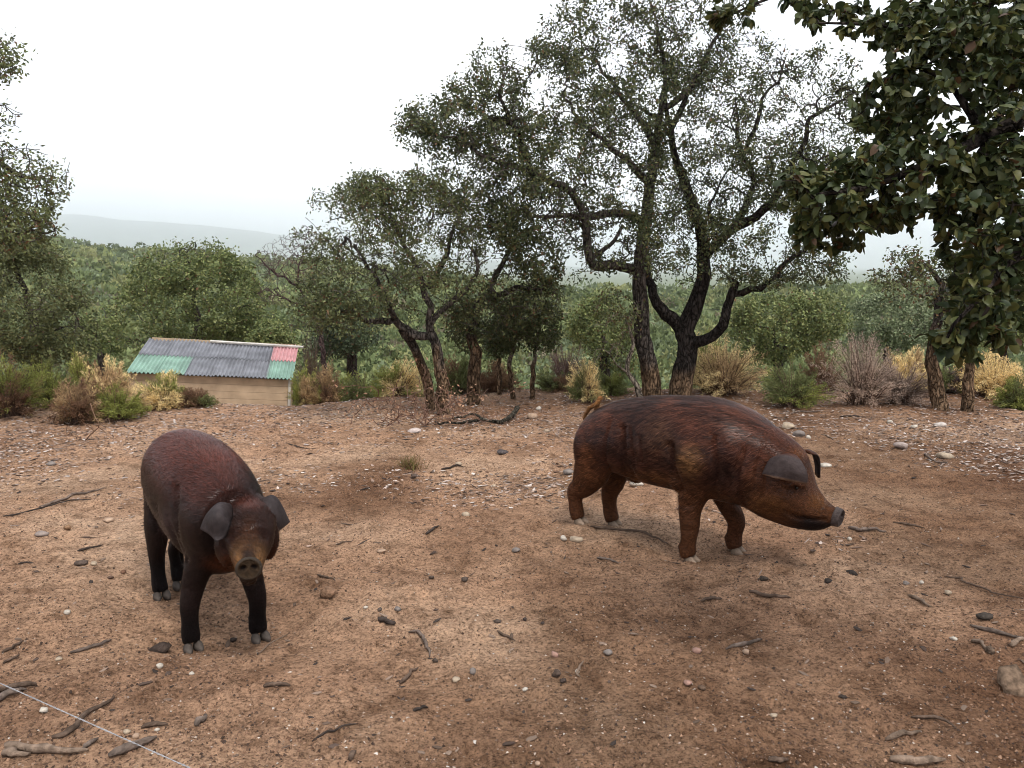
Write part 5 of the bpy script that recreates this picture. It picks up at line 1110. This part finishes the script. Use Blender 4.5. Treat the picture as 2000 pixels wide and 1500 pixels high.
def make_pig(name, label, prefix, spec, seed):
    rng = np.random.default_rng(seed)
    fw = {k: FEETW[prefix + k] for k in ('HR', 'HL', 'FR', 'FL')}
    mf, mh = (fw['FR'] + fw['FL']) / 2, (fw['HR'] + fw['HL']) / 2; h = mf - mh; ang = math.atan2(h[1], h[0]); mid = (mf + mh) / 2
    gzm = mid[2]
    ca, sa = math.cos(ang), math.sin(ang)
    def w2l(p): d = np.asarray(p) - mid; return np.array([d[0] * ca + d[1] * sa, -d[0] * sa + d[1] * ca, d[2]])
    def PLy(px, py, c):                                    # sight line meets the plane local y = c
        o_, d = w2l(CAM), ray(px, py); dl = np.array([d[0] * ca + d[1] * sa, -d[0] * sa + d[1] * ca, d[2]]); return o_ + dl * ((c - o_[1]) / dl[1])
    def PLx(px, py, c):
        o_, d = w2l(CAM), ray(px, py); dl = np.array([d[0] * ca + d[1] * sa, -d[0] * sa + d[1] * ca, d[2]]); return o_ + dl * ((c - o_[0]) / dl[0])
    feet = {k: w2l((v[0], v[1], float(gz(v[0], v[1])))) for k, v in fw.items()}
    root = tag(empty(name, mid, ang), label, 'pig', 'pigs in the clearing')
    sc_ = spec.get('scale', 1.0)
    pitch = (w2l(mf)[2] - w2l(mh)[2]) / max(1e-6, w2l(mf)[0] - w2l(mh)[0])
    if 'outline' in spec:                                   # silhouette in the animal's mid plane
        parts = []
        for key in ('outline', 'head_outline'):
            T_ = np.array([PLy(*q[0], 0) for q in spec[key]]); B_ = np.array([PLy(*q[1], 0) for q in spec[key]]); parts.append(loft2(T_, B_, [q[2] for q in spec[key]]))
        tip = (T_[-1] + B_[-1]) / 2; ax = unit(np.cross(T_[-1] - B_[-1], np.array([0, 1.0, 0]))); ax = ax if ax[0] > 0 else -ax
    else:
        body = np.array(spec['body'], float); B = np.zeros((len(body), 6))
        for i, (x, zt, zb, w, yo) in enumerate(body):
            zc = zb + (zt - zb) * .52; B[i] = (x, yo, zc + pitch * x * .6, zt - zc, zc - zb, w)
        hd = np.array([list(q[0](PLx)) + list(q[1:]) for q in spec['head']])
        parts = [loft(B, 32, True, .94), loft(hd, 28, False, .92)]
        tip = hd[-1, :3]; ax = unit(hd[-1, :3] - hd[-3, :3])
    spec['tip'] = tip; spec['ax'] = ax
    def topx(Vl):
        Wp = np.stack([mid[0] + Vl[:, 0] * ca - Vl[:, 1] * sa, mid[1] + Vl[:, 0] * sa + Vl[:, 1] * ca, mid[2] + Vl[:, 2]], 1) - CAM; f_ = Wp[:, 1] * cp - Wp[:, 2] * sp
        return CX + F * Wp[:, 0] / f_, CY - F * (Wp[:, 1] * sp + Wp[:, 2] * cp) / f_
    spec['px'] = topx
    for s_ in spec.get('blobs', []): parts.append(blob(s_[:3], s_[3:]))
    for s_ in spec.get('pxblobs', []): parts.append(blob(PLx(*s_[:3]), s_[3:]))
    lg = spec['leg']
    hoofs = []
    for k, ft in feet.items():
        sd_ = 1 if k[1] == 'L' else -1; la = spec.get('lat', 1.0); fx, fy, fz = ft; th = spec.get('legr', 1.0); t2 = math.sqrt(th); ys = spec.get('yshift', 0.0)
        fx -= .012
        if k[0] == 'H':
            J = [(-.34, ys + sd_ * .10 * la, .60, .14, .085 * la), (-.345, ys + sd_ * .115 * la, .48, .135 * t2, .088 * la), (-.35 + .35 * (fx + .39), ys * .7 + sd_ * .118 * la, .385, .115 * t2, .076 * la), (-.375 + .75 * (fx + .39), (ys * .5 + sd_ * .115 * la + fy) / 2, .29, .080 * th, .058 * th), (fx - .018, fy, .205 + fz, .057 * th, .048 * th), (fx - .016, fy, .13 + fz, .047 * th, .043 * th), (fx - .002, fy, .062 + fz, .049 * th, .049 * th), (fx + .012, fy, .030 + fz, .044 * th, .047 * th)]
        else:
            J = [(.36, ys * .6 + sd_ * .10 * la, .60, .12, .085 * la), (.36, ys * .6 + sd_ * .12 * la, .48, .12 * t2, .085 * la), (.355 + .35 * (fx - .39), ys * .4 + sd_ * .125 * la, .385, .094 * t2, .072 * la), (.365 + .65 * (fx - .39), (ys * .4 + sd_ * .125 * la + fy) / 2, .295, .069 * th, .058 * th), (fx + .008, fy, .20 + fz, .056 * th, .050 * th), (fx + .004, fy, .13 + fz, .047 * th, .044 * th), (fx, fy, .065 + fz, .050 * th, .050 * th), (fx + .012, fy, .032 + fz, .044 * th, .048 * th)]
        J = np.array(J); parts.append(legtube(J))
        parts.append(blob((fx - .044, fy - .02, fz + .088), (.013, .010, .018))); parts.append(blob((fx - .044, fy + .02, fz + .088), (.013, .010, .018)))
        hoofs.append((fx, fy, fz))
    V, Q, T = remesh(parts, .0092, 12)
    N, fn = vnormals(V, T)
    # skin folds and muscle relief
    for fold in spec.get('folds', []): V = V + N * fold(V)[:, None]
    for pts, sg, am in spec.get('creases', []):             # creases, folds and swellings seen on the near side
        Wp = np.stack([mid[0] + V[:, 0] * ca - V[:, 1] * sa, mid[1] + V[:, 0] * sa + V[:, 1] * ca, mid[2] + V[:, 2]], 1); Nw = np.stack([N[:, 0] * ca - N[:, 1] * sa, N[:, 0] * sa + N[:, 1] * ca, N[:, 2]], 1)
        D_ = Wp - CAM; f_ = D_[:, 1] * cp - D_[:, 2] * sp; q = np.stack([CX + F * D_[:, 0] / f_, CY - F * (D_[:, 1] * sp + D_[:, 2] * cp) / f_], 1)
        face = sstep(.0, .35, -(unit(D_) * Nw).sum(1)); pts_ = np.array(pts, float)
        if len(pts_) == 1: d2 = ((q - pts_[0]) ** 2).sum(1)
        else:
            d2 = np.full(len(q), 1e9)
            for a_, b_ in zip(pts_[:-1], pts_[1:]):
                e_ = b_ - a_; t_ = np.clip(((q - a_) @ e_) / (e_ @ e_), 0, 1); d2 = np.minimum(d2, ((q - a_ - t_[:, None] * e_) ** 2).sum(1))
        V = V + N * (spec.get('sculpt', 1.4) * am * face * np.exp(-d2 / sg ** 2))[:, None]
    N, fn = vnormals(V, T)
    C = spec['colour'](V, N)
    link('body', arr_mesh('body', V, Q, C, smooth=True), M_hide, root)
    # bristles lying back along the coat
    area = np.linalg.norm(fn, axis=1); dens = spec['hairden'](V[T].mean(1)) * sstep(.05, .08, np.linalg.norm(V[T].mean(1) - tip, axis=1)); pr = area * dens; pr /= pr.sum()
    nh = spec.get('hairs', 70000); fi = rng.choice(len(T), nh, p=pr); u_ = rng.random((nh, 2)); fl = u_.sum(1) > 1; u_[fl] = 1 - u_[fl]
    a, b, c = V[T[fi, 0]], V[T[fi, 1]], V[T[fi, 2]]; p = a + (b - a) * u_[:, :1] + (c - a) * u_[:, 1:]; nn = unit(N[T[fi, 0]] + N[T[fi, 1]] + N[T[fi, 2]])
    flow = spec['flow'](p) + rng.normal(size=(nh, 3)) * .16
    flow += .45 * np.stack([np.zeros(nh), np.zeros(nh), fbm(p[:, 0] * 6, p[:, 1] * 6 + p[:, 2] * 6, 44, 2) - .5], 1) * 2
    flow = flow - nn * (flow * nn).sum(1, keepdims=True); flow = unit(unit(flow) + nn * spec.get('lift', .20))
    ln = spec['hairlen'](p) * rng.uniform(.6, 1.4, nh); sd = unit(np.cross(flow, nn)); wd = rng.uniform(.0008, .0020, nh)
    HV = np.stack([p - nn * .001 - sd * wd[:, None], p - nn * .001 + sd * wd[:, None], p + flow * ln[:, None] - nn * (ln * .12)[:, None]], 1).reshape(-1, 3)
    clump = vnoise(p[:, 0] * 22 + p[:, 2] * 14, p[:, 2] * 85 + p[:, 1] * 70 + p[:, 0] * 20, 9)[:, None]; hc = spec['colour'](p, nn) * rng.uniform(.6, 1.5, (nh, 1)) * (.45 + spec.get('streak', 1.0) * 1.1 * sstep(.25, .8, clump)) 
    tag(link('coat', arr_mesh('coat', HV, np.arange(nh * 3).reshape(-1, 3), np.repeat(hc, 3, 0)), M_hair, root), kind='stuff')
    # coarser tufts among them
    nt_ = 11000; fi = rng.choice(len(T), nt_, p=pr); p = V[T[fi]].mean(1) + rng.normal(size=(nt_, 3)) * .002; nn = N[T[fi, 0]]
    flow = spec['flow'](p) + rng.normal(size=(nt_, 3)) * .14; flow += .45 * np.stack([np.zeros(nt_), np.zeros(nt_), fbm(p[:, 0] * 6, p[:, 1] * 6 + p[:, 2] * 6, 44, 2) - .5], 1) * 2
    flow = flow - nn * (flow * nn).sum(1, keepdims=True); flow = unit(unit(flow) + nn * .20); ln = spec['hairlen'](p) * rng.uniform(.8, 1.6, nt_); sd = unit(np.cross(flow, nn)); wd = rng.uniform(.0012, .0026, nt_) * np.where(spec['hairlen'](p) > .018, 1, .5)
    TV_ = np.stack([p - sd * wd[:, None], p + sd * wd[:, None], p + flow * ln[:, None] - nn * (ln * .10)[:, None]], 1).reshape(-1, 3)
    tc_ = spec['colour'](p, nn) * (1 + spec.get('tuft', 1.0) * (np.where(rng.random((nt_, 1)) < .5, rng.uniform(.25, .6, (nt_, 1)), rng.uniform(1.4, 2.4, (nt_, 1))) - 1))
    tag(link('tufts', arr_mesh('tufts', TV_, np.arange(nt_ * 3).reshape(-1, 3), np.repeat(tc_, 3, 0)), M_hair, root), kind='stuff')
    # hooves: two claws each
    hv, hf = icosphere(2)
    for (fx, fy, fz) in hoofs:
        for s_ in (-1, 1):
            q = hv.copy(); q[:, 2] = np.clip(q[:, 2], -.62, 1); fr = sstep(-.3, 1, q[:, 0]); q[:, 2] = np.where(q[:, 2] > 0, q[:, 2] * (1 - .72 * fr), q[:, 2]); q[:, 1] *= (1 - .35 * fr)
            q = q * np.array([.041, .0235, .036]) * math.sqrt(spec.get('legr', 1)); yw = s_ * .10; q = np.stack([q[:, 0] * math.cos(yw) - q[:, 1] * math.sin(yw), q[:, 0] * math.sin(yw) + q[:, 1] * math.cos(yw), q[:, 2]], 1)
            cc = np.array(spec['hoofcol'])[None] * (.65 + .5 * sstep(-.03, .03, q[:, 0]))[:, None]
            lo = np.array([fx + .030, fy + s_ * .0225, fz + .014])
            o = link('hoof', arr_mesh('hoof', q, hf, cc, smooth=True), M_hoof, root, lo)
    # head parts
    disc_dir = unit(ax + np.array([0, 0, spec.get('disc_tilt', .25)]))
    sn = link('snout', snout_disc(spec['snout_r'], spec['snoutcol']), M_snout, root)
    sx = disc_dir; syv = unit(np.cross(np.array([0, 0, 1.0]), sx)); sz = np.cross(sx, syv); cpos = tip + sx * spec.get('snout_off', .018)
    sn.matrix_basis = Matrix([[sx[0], syv[0], sz[0], cpos[0]], [sx[1], syv[1], sz[1], cpos[1]], [sx[2], syv[2], sz[2], cpos[2]], [0, 0, 0, 1]])
    for ec in spec['ears'](PLx, PLy): link('ear', ear_mesh(ec, .016, spec['earcol']), M_ear, root)
    for e in spec['eyes'](PLx, PLy):
        ev, ef = icosphere(2); link('eye', arr_mesh('eye', ev * .009, ef, smooth=True), M_eye, root, e)
    if spec.get('tail'):
        pt = catmull(spec['tail'](PLx, PLy), 7); V_, F_, _ = tube(pt, np.interp(np.linspace(0, 1, len(pt)), [0, .25, .8, 1], [.024, .015, .012, .005]), 10)
        link('tail', arr_mesh('tail', V_, F_, np.tile((.17, .075, .026), (len(V_), 1)), smooth=True), M_hide, root)
        n_ = 900; ti = rng.integers(len(pt) - 2, size=n_) + 1; d_ = unit(pt[ti + 1] - pt[ti]); p_ = pt[ti] + perp(d_, rng) * .012; e_ = p_ + unit(d_ + .5 * rng.normal(size=(n_, 3))) * .022; s_ = perp(d_, rng) * .0008
        tag(link('tail_hair', arr_mesh('tail_hair', np.stack([p_ - s_, p_ + s_, e_], 1).reshape(-1, 3), np.arange(n_ * 3).reshape(-1, 3), np.tile((.22, .10, .036), (n_ * 3, 1))), M_hair, root), kind='stuff')
    return root

def mixc(a, b, w): w = np.asarray(w)[..., None]; return np.asarray(a) * (1 - w) + np.asarray(b) * w
def fur_shade_patches(c, V, spec, n1):
    """differently coloured patches of the coat, and shade painted in under an ear"""
    qx, qy = spec['px'](V)
    for cx_, cy_, rx_, ry_, col, st in spec['patches']:
        c = mixc(c, col, st * np.exp(-(((qx - cx_) / rx_) ** 2 + ((qy - cy_) / ry_) ** 2) ** 1.5) * (.6 + .7 * n1))
    return c
# ---- larger boar, walking to the right
def colour_R(V, N):
    x, y, z = V[:, 0], V[:, 1], V[:, 2]
    n1 = fbm(x * 5 + 3, z * 5 + y * 4, 70, 3); n2 = fbm(x * 2.2, z * 2.2 + y, 80, 2)
    base = mixc((.082, .0290, .0165), (.032, .0135, .0095), sstep(.3, .7, n1))
    org = np.array((.088, .034, .0135))
    c = mixc(base, org, sstep(.52, .36, z + .10 * (n2 - .5)) * .75 * sstep(.9, .3, x))           # rusty belly and legs
    c = mixc(c, org * .95, sstep(.60, .74, x) * sstep(.70, .5, z) * (.55 + .45 * n1))              # rusty head
    c = mixc(c, (.23, .115, .042), 0 * x)   # pale elbow patch
    q = V - SPEC_R['tip']; al = q @ SPEC_R['ax']; up_ = np.array([-SPEC_R['ax'][2], 0, SPEC_R['ax'][0]]); c = mixc(c, (.014, .008, .007), sstep(-.005, -.04, q @ up_ + .10 * al * 0) * sstep(-.26, -.10, al))      # dark chin
    return fur_shade_patches(c, V, SPEC_R, n1) * (.66 + .34 * n1)[:, None]
SPEC_R = dict(
    patches=[(1352, 900, 25, 34, (.21, .10, .037), .6), (1148, 900, 16, 36, (.12, .044, .016), .6), (1275, 935, 42, 16, (.13, .055, .02), .6), (1596, 978, 17, 18, (.15, .06, .018), .7), (1505, 985, 34, 20, (.13, .053, .018), .6),
             (1556, 957, 21, 11, (.012, .006, .005), .8), (1410, 900, 34, 45, (.020, .009, .007), .6), (1345, 1020, 30, 40, (.09, .036, .016), .5), (1180, 850, 40, 30, (.028, .011, .008), .5), (1290, 850, 30, 40, (.10, .045, .02), .35), (1560, 885, 20, 14, (.14, .05, .016), .6)],  # dark patch at the eye: shade below the ear painted into the coat
    outline=[((1141, 838), (1141, 872), .06), ((1150, 816), (1148, 895), .13), ((1176, 796), (1170, 908), .185), ((1215, 781), (1207, 920), .215), ((1270, 774), (1257, 938), .235), ((1330, 773), (1311, 952), .25), ((1390, 777), (1366, 963), .25), ((1440, 790), (1415, 976), .24), ((1480, 812), (1450, 984), .215), ((1515, 838), (1485, 990), .185)],
    head_outline=[((1490, 820), (1452, 984), .190), ((1536, 851), (1492, 1006), .182), ((1566, 880), (1520, 1018), .168), ((1580, 913), (1546, 1028), .142), ((1591, 945), (1571, 1034), .112), ((1605, 967), (1595, 1037), .088), ((1622, 985), (1615, 1033), .070), ((1638, 995), (1630, 1024), .057)],
    blobs=[(.29, -.14, .49, .11, .085, .12), (.29, .14, .49, .11, .085, .12), (-.12, 0, .375, .06, .025, .035), (.66, .09, .44, .11, .06, .09), (.66, -.09, .44, .11, .06, .09), (-.37, .10, .55, .125, .105, .18), (-.37, -.10, .55, .125, .105, .18)],
    creases=[([(1219, 835), (1221, 880), (1226, 918), (1243, 945)], 7, -.022), ([(1234, 835), (1237, 880), (1240, 915)], 4, -.008), ([(1252, 850), (1256, 900)], 4, -.006), ([(1228, 835), (1230, 900)], 3, .005),
             ([(1312, 870), (1318, 915), (1332, 955)], 8, -.020), ([(1398, 850), (1404, 915), (1396, 962)], 10, -.014), ([(1458, 880), (1442, 935), (1452, 985)], 9, -.012),
             ([(1358, 905)], 34, .022), ([(1172, 875)], 40, .020), ([(1425, 880)], 30, .012), ([(1555, 953)], 8, -.014), ([(1540, 943), (1568, 946)], 6, .010), ([(1530, 975)], 24, .012),
             ([(1535, 998), (1560, 1010), (1585, 1014), (1612, 1014)], 3, -.012), ([(1600, 965), (1608, 985), (1600, 1002)], 4, -.005), ([(1612, 968), (1620, 986), (1612, 1002)], 3, -.005), ([(1606, 930)], 12, -.006),
             ([(1150, 930), (1180, 945), (1215, 952)], 9, .006), ([(1340, 985), (1390, 985)], 4, -.004), ([(1340, 1035), (1385, 1040)], 4, -.004), ([(1480, 900), (1470, 960)], 5, -.006), ([(1500, 905), (1492, 965)], 5, -.005)],
    leg=None, legr=1.0, snout_r=.056, disc_tilt=.05, snout_off=.020,
    folds=[lambda V: -.012 * np.exp(-((V[:, 0] + .20 - .10 * (V[:, 2] - .5)) / .018) ** 2) * sstep(.40, .5, V[:, 2]) * sstep(.82, .7, V[:, 2]),
           lambda V: -.010 * np.exp(-((V[:, 0] + .10 - .08 * (V[:, 2] - .5)) / .02) ** 2) * sstep(.36, .45, V[:, 2]) * sstep(.75, .6, V[:, 2]),
           lambda V: .012 * (fbm(V[:, 0] * 4, V[:, 2] * 4 + V[:, 1] * 3, 66, 3) - .5)],
    colour=colour_R, hairden=lambda p: .35 + .65 * sstep(.25, .5, p[:, 2]), hairs=85000,
    flow=lambda p: np.stack([-np.ones(len(p)) * np.where(p[:, 0] > .7, .9, 1), np.sign(p[:, 1]) * .15, -.55 - .5 * sstep(.5, .3, p[:, 2])], 1),
    hairlen=lambda p: np.where(p[:, 2] < .28, .014, .030) * np.where(p[:, 0] > .72, .55, 1.0) * (1 + .5 * (p[:, 2] > .78)),
    hoofcol=(.20, .145, .105), snoutcol=((.04, .03, .027), (.06, .046, .042)), earcol=((.055, .022, .014), (.044, .032, .030), (.12, .065, .038)),
    ears=lambda PX, PY: [[[PY(1515, 890, -.10), PY(1535, 888, -.10), PY(1556, 890, -.09)], [PY(1502, 898, -.17), PY(1533, 895, -.19), PY(1568, 905, -.15)], [PY(1492, 918, -.205), PY(1535, 918, -.235), PY(1577, 926, -.185)], [PY(1489, 926, -.20), PY(1520, 936, -.245), PY(1550, 941, -.235), ][:2] + [PY(1576, 946, -.185)]],
                         [[PY(1566, 880, .08), PY(1576, 882, .08), PY(1584, 886, .08)], [PY(1580, 880, .15), PY(1590, 884, .15), PY(1598, 892, .13)], [PY(1590, 900, .17), PY(1598, 905, .17), PY(1603, 912, .15)], [PY(1592, 926, .17), PY(1598, 934, .17), PY(1604, 931, .15)]]],
    eyes=lambda PX, PY: [PY(1556, 953, -.112), PY(1586, 942, .10)],
    tail=lambda PX, PY: [PY(1176, 803, 0), PY(1166, 800, .0), PY(1168, 786, .02), PY(1173, 777, 0), PY(1164, 790, -.03), PY(1152, 797, -.02), PY(1146, 806, 0), PY(1139, 819, .0)])
# ---- smaller pig, facing the camera
def colour_L(V, N):
    x, y, z = V[:, 0], V[:, 1], V[:, 2]
    n1 = fbm(x * 5 + 9, z * 5 + y * 4, 71, 3)
    c = mixc((.085, .0250, .0165), (.0165, .0088, .0072), sstep(.86, .62, z + .10 * (n1 - .5) - .25 * np.clip(y - .0, -.1, .15)))                 # red back, black-brown sides
    c = mixc(c, (.007, .005, .005), sstep(.27, .12, z) * .9 * (x < .55))                                    # black stockings
    c = mixc(c, (.028, .0115, .008), sstep(.52, .60, x) * .8)                                                # dark face
    c = mixc(c, (.055, .0145, .005), np.exp(-((z - .40) / .06) ** 2) * sstep(.40, .52, x) * sstep(.72, .64, x) * .8)              # rusty jowl
    q = V - (SPEC_L['tip'] - SPEC_L['ax'] * .055); d = np.sqrt((q ** 2).sum(1)) + .05 * (n1 - .5)
    c = mixc(c, (.078, .036, .0145), sstep(.14, .05, d) * .85 * sstep(-.075, -.04, q[:, 2]))
    q2 = V - (SPEC_L['tip'] - SPEC_L['ax'] * .03 + np.array([0, 0, .06])); c = mixc(c, (.035, .02, .016), np.exp(-(q2 ** 2).sum(1) / .0009) * .8)                                    # pale muzzle
    return fur_shade_patches(c, V, SPEC_L, n1) * (.66 + .26 * n1)[:, None]
SPEC_L = dict(
    patches=[(462, 1096, 13, 24, (.16, .078, .031), .85), (509, 1094, 13, 24, (.16, .078, .031), .85), (485, 1084, 13, 10, (.022, .013, .010), .8), (486, 1036, 17, 28, (.060, .024, .011), .6), (486, 982, 26, 14, (.085, .024, .015), .7),
             (432, 1100, 28, 18, (.085, .024, .008), .6), (543, 1090, 12, 26, (.075, .021, .008), .6), (326, 1030, 17, 36, (.075, .050, .048), .6), (485, 1130, 16, 12, (.05, .03, .018), .7), (440, 900, 40, 40, (.12, .034, .022), .4)],
    body=[(-.50, .67, .53, .05, .05), (-.475, .755, .475, .11, .055), (-.41, .82, .42, .16, .06), (-.30, .86, .385, .188, .062), (-.13, .87, .35, .205, .062), (.03, .86, .32, .21, .058), (.18, .835, .31, .205, .05), (.31, .80, .305, .19, .042), (.42, .765, .345, .165, .03), (.49, .73, .40, .13, .02)],
    head=[(lambda X: (.37, .02, .60), .15, .20, .15), (lambda X: X(484, 1008, .49), .088, .165, .118), (lambda X: X(485, 1024, .57), .082, .155, .108), (lambda X: X(486, 1045, .65), .073, .14, .098), (lambda X: X(486, 1068, .72), .062, .115, .078), (lambda X: X(486, 1088, .78), .053, .090, .065), (lambda X: X(486, 1102, .83), .047, .068, .056), (lambda X: X(486, 1110, .86), .045, .052, .052)],
    blobs=[(-.36, .14, .56, .12, .085, .17), (-.36, -.02, .56, .12, .085, .17)], yshift=.055, pxblobs=[(445, 1068, .58, .075, .048, .085), (520, 1042, .53, .08, .045, .12), (485, 1128, .79, .05, .036, .034)],
    creases=[([(303, 985), (306, 1025), (325, 1062)], 6, -.016), ([(346, 950), (342, 1010), (346, 1060), (362, 1095)], 7, -.018), ([(322, 1020)], 20, .014), ([(390, 1020)], 34, .014),
             ([(452, 1046)], 9, -.014), ([(517, 1046)], 8, -.014), ([(455, 1032), (470, 1028)], 5, .008), ([(500, 1028), (514, 1032)], 5, .007), ([(470, 1040), (500, 1040)], 4, -.005), ([(472, 1052), (498, 1052)], 3, -.004), ([(475, 1022), (497, 1022)], 3, -.004),
             ([(485, 1000)], 16, .008), ([(462, 1090), (466, 1075), (485, 1068), (504, 1075), (510, 1090)], 5, .006), ([(462, 1135), (485, 1146), (508, 1135)], 4, -.010), ([(470, 1098), (485, 1092), (500, 1098)], 2.5, -.006), ([(440, 1085), (445, 1110)], 8, .010),
             ([(360, 1150), (400, 1150)], 4, -.004), ([(370, 1200), (400, 1200)], 4, -.004)],
    leg=None, tuft=.35, sculpt=.85, lat=.80, legr=.84, snout_r=.048, disc_tilt=.42, snout_off=.028,
    folds=[lambda V: .010 * (fbm(V[:, 0] * 4, V[:, 2] * 4 + V[:, 1] * 3, 67, 3) - .5),
           lambda V: -.010 * np.exp(-((V[:, 0] - .20) / .03) ** 2) * sstep(.3, .4, V[:, 2]) * sstep(.7, .5, V[:, 2])],
    colour=colour_L, hairden=lambda p: .35 + .65 * sstep(.25, .5, p[:, 2]), hairs=75000, streak=.8,
    flow=lambda p: np.stack([-np.ones(len(p)), np.sign(p[:, 1]) * .25, -.45 - .5 * sstep(.5, .3, p[:, 2])], 1),
    hairlen=lambda p: np.where(p[:, 2] < .28, .012, .024) * np.where(p[:, 0] > .62, .5, 1.0), lift=.14,
    hoofcol=(.062, .050, .042), snoutcol=((.026, .016, .009), (.036, .027, .020)), earcol=((.016, .010, .009), (.034, .027, .027), (.05, .04, .04)),
    ears=lambda PX, PY: [[[PX(449, 984, .57), PX(452, 1000, .60), PX(450, 1015, .63)], [PX(426, 982, .58), PX(431, 1003, .655), PX(448, 1030, .66)], [PX(405, 1003, .57), PX(417, 1024, .66), PX(440, 1048, .66)], [PX(392, 1033, .54), PX(409, 1046, .62), PX(425, 1058, .67)]],
                         [[PX(507, 976, .53), PX(506, 996, .57), PX(507, 1012, .60)], [PX(533, 968, .51), PX(528, 999, .605), PX(512, 1030, .62)], [PX(552, 988, .48), PX(543, 1013, .58), PX(520, 1044, .62)], [PX(568, 1019, .44), PX(549, 1031, .53), PX(527, 1050, .61)]]],
    eyes=lambda PX, PY: [PX(452, 1046, .655), PX(517, 1046, .62)])
PIG_R = make_pig('pig', 'larger rusty brown pig seen side on, walking to the right with head lowered', 'R', SPEC_R, 11)
PIG_L = make_pig('pig', 'smaller dark red-black pig facing the camera with drooping grey ears', 'L', SPEC_L, 12)

# ------------------------------------------------------------------ hazy air
HZV = np.array([(x, y, z) for z in (-34, 520) for y in (-60, 10500) for x in (-14500, 14500)], float)
HZF = np.array([(0, 2, 3, 1), (4, 5, 7, 6), (0, 1, 5, 4), (2, 6, 7, 3), (0, 4, 6, 2), (1, 3, 7, 5)])
mh_ = bpy.data.materials.new('haze'); mh_.use_nodes = True; n_ = mh_.node_tree; n_.nodes.clear()
oo = n_.nodes.new('ShaderNodeOutputMaterial'); pv = n_.nodes.new('ShaderNodeVolumePrincipled')
pv.inputs['Color'].default_value = (.955, .978, 1.0, 1); pv.inputs['Density'].default_value = 0.00031; pv.inputs['Anisotropy'].default_value = 0.85
n_.links.new(pv.outputs[0], oo.inputs['Volume'])
tag(link('haze', arr_mesh('haze', HZV, HZF), mh_), 'thin pale haze filling the valley air', 'haze', kind='stuff')
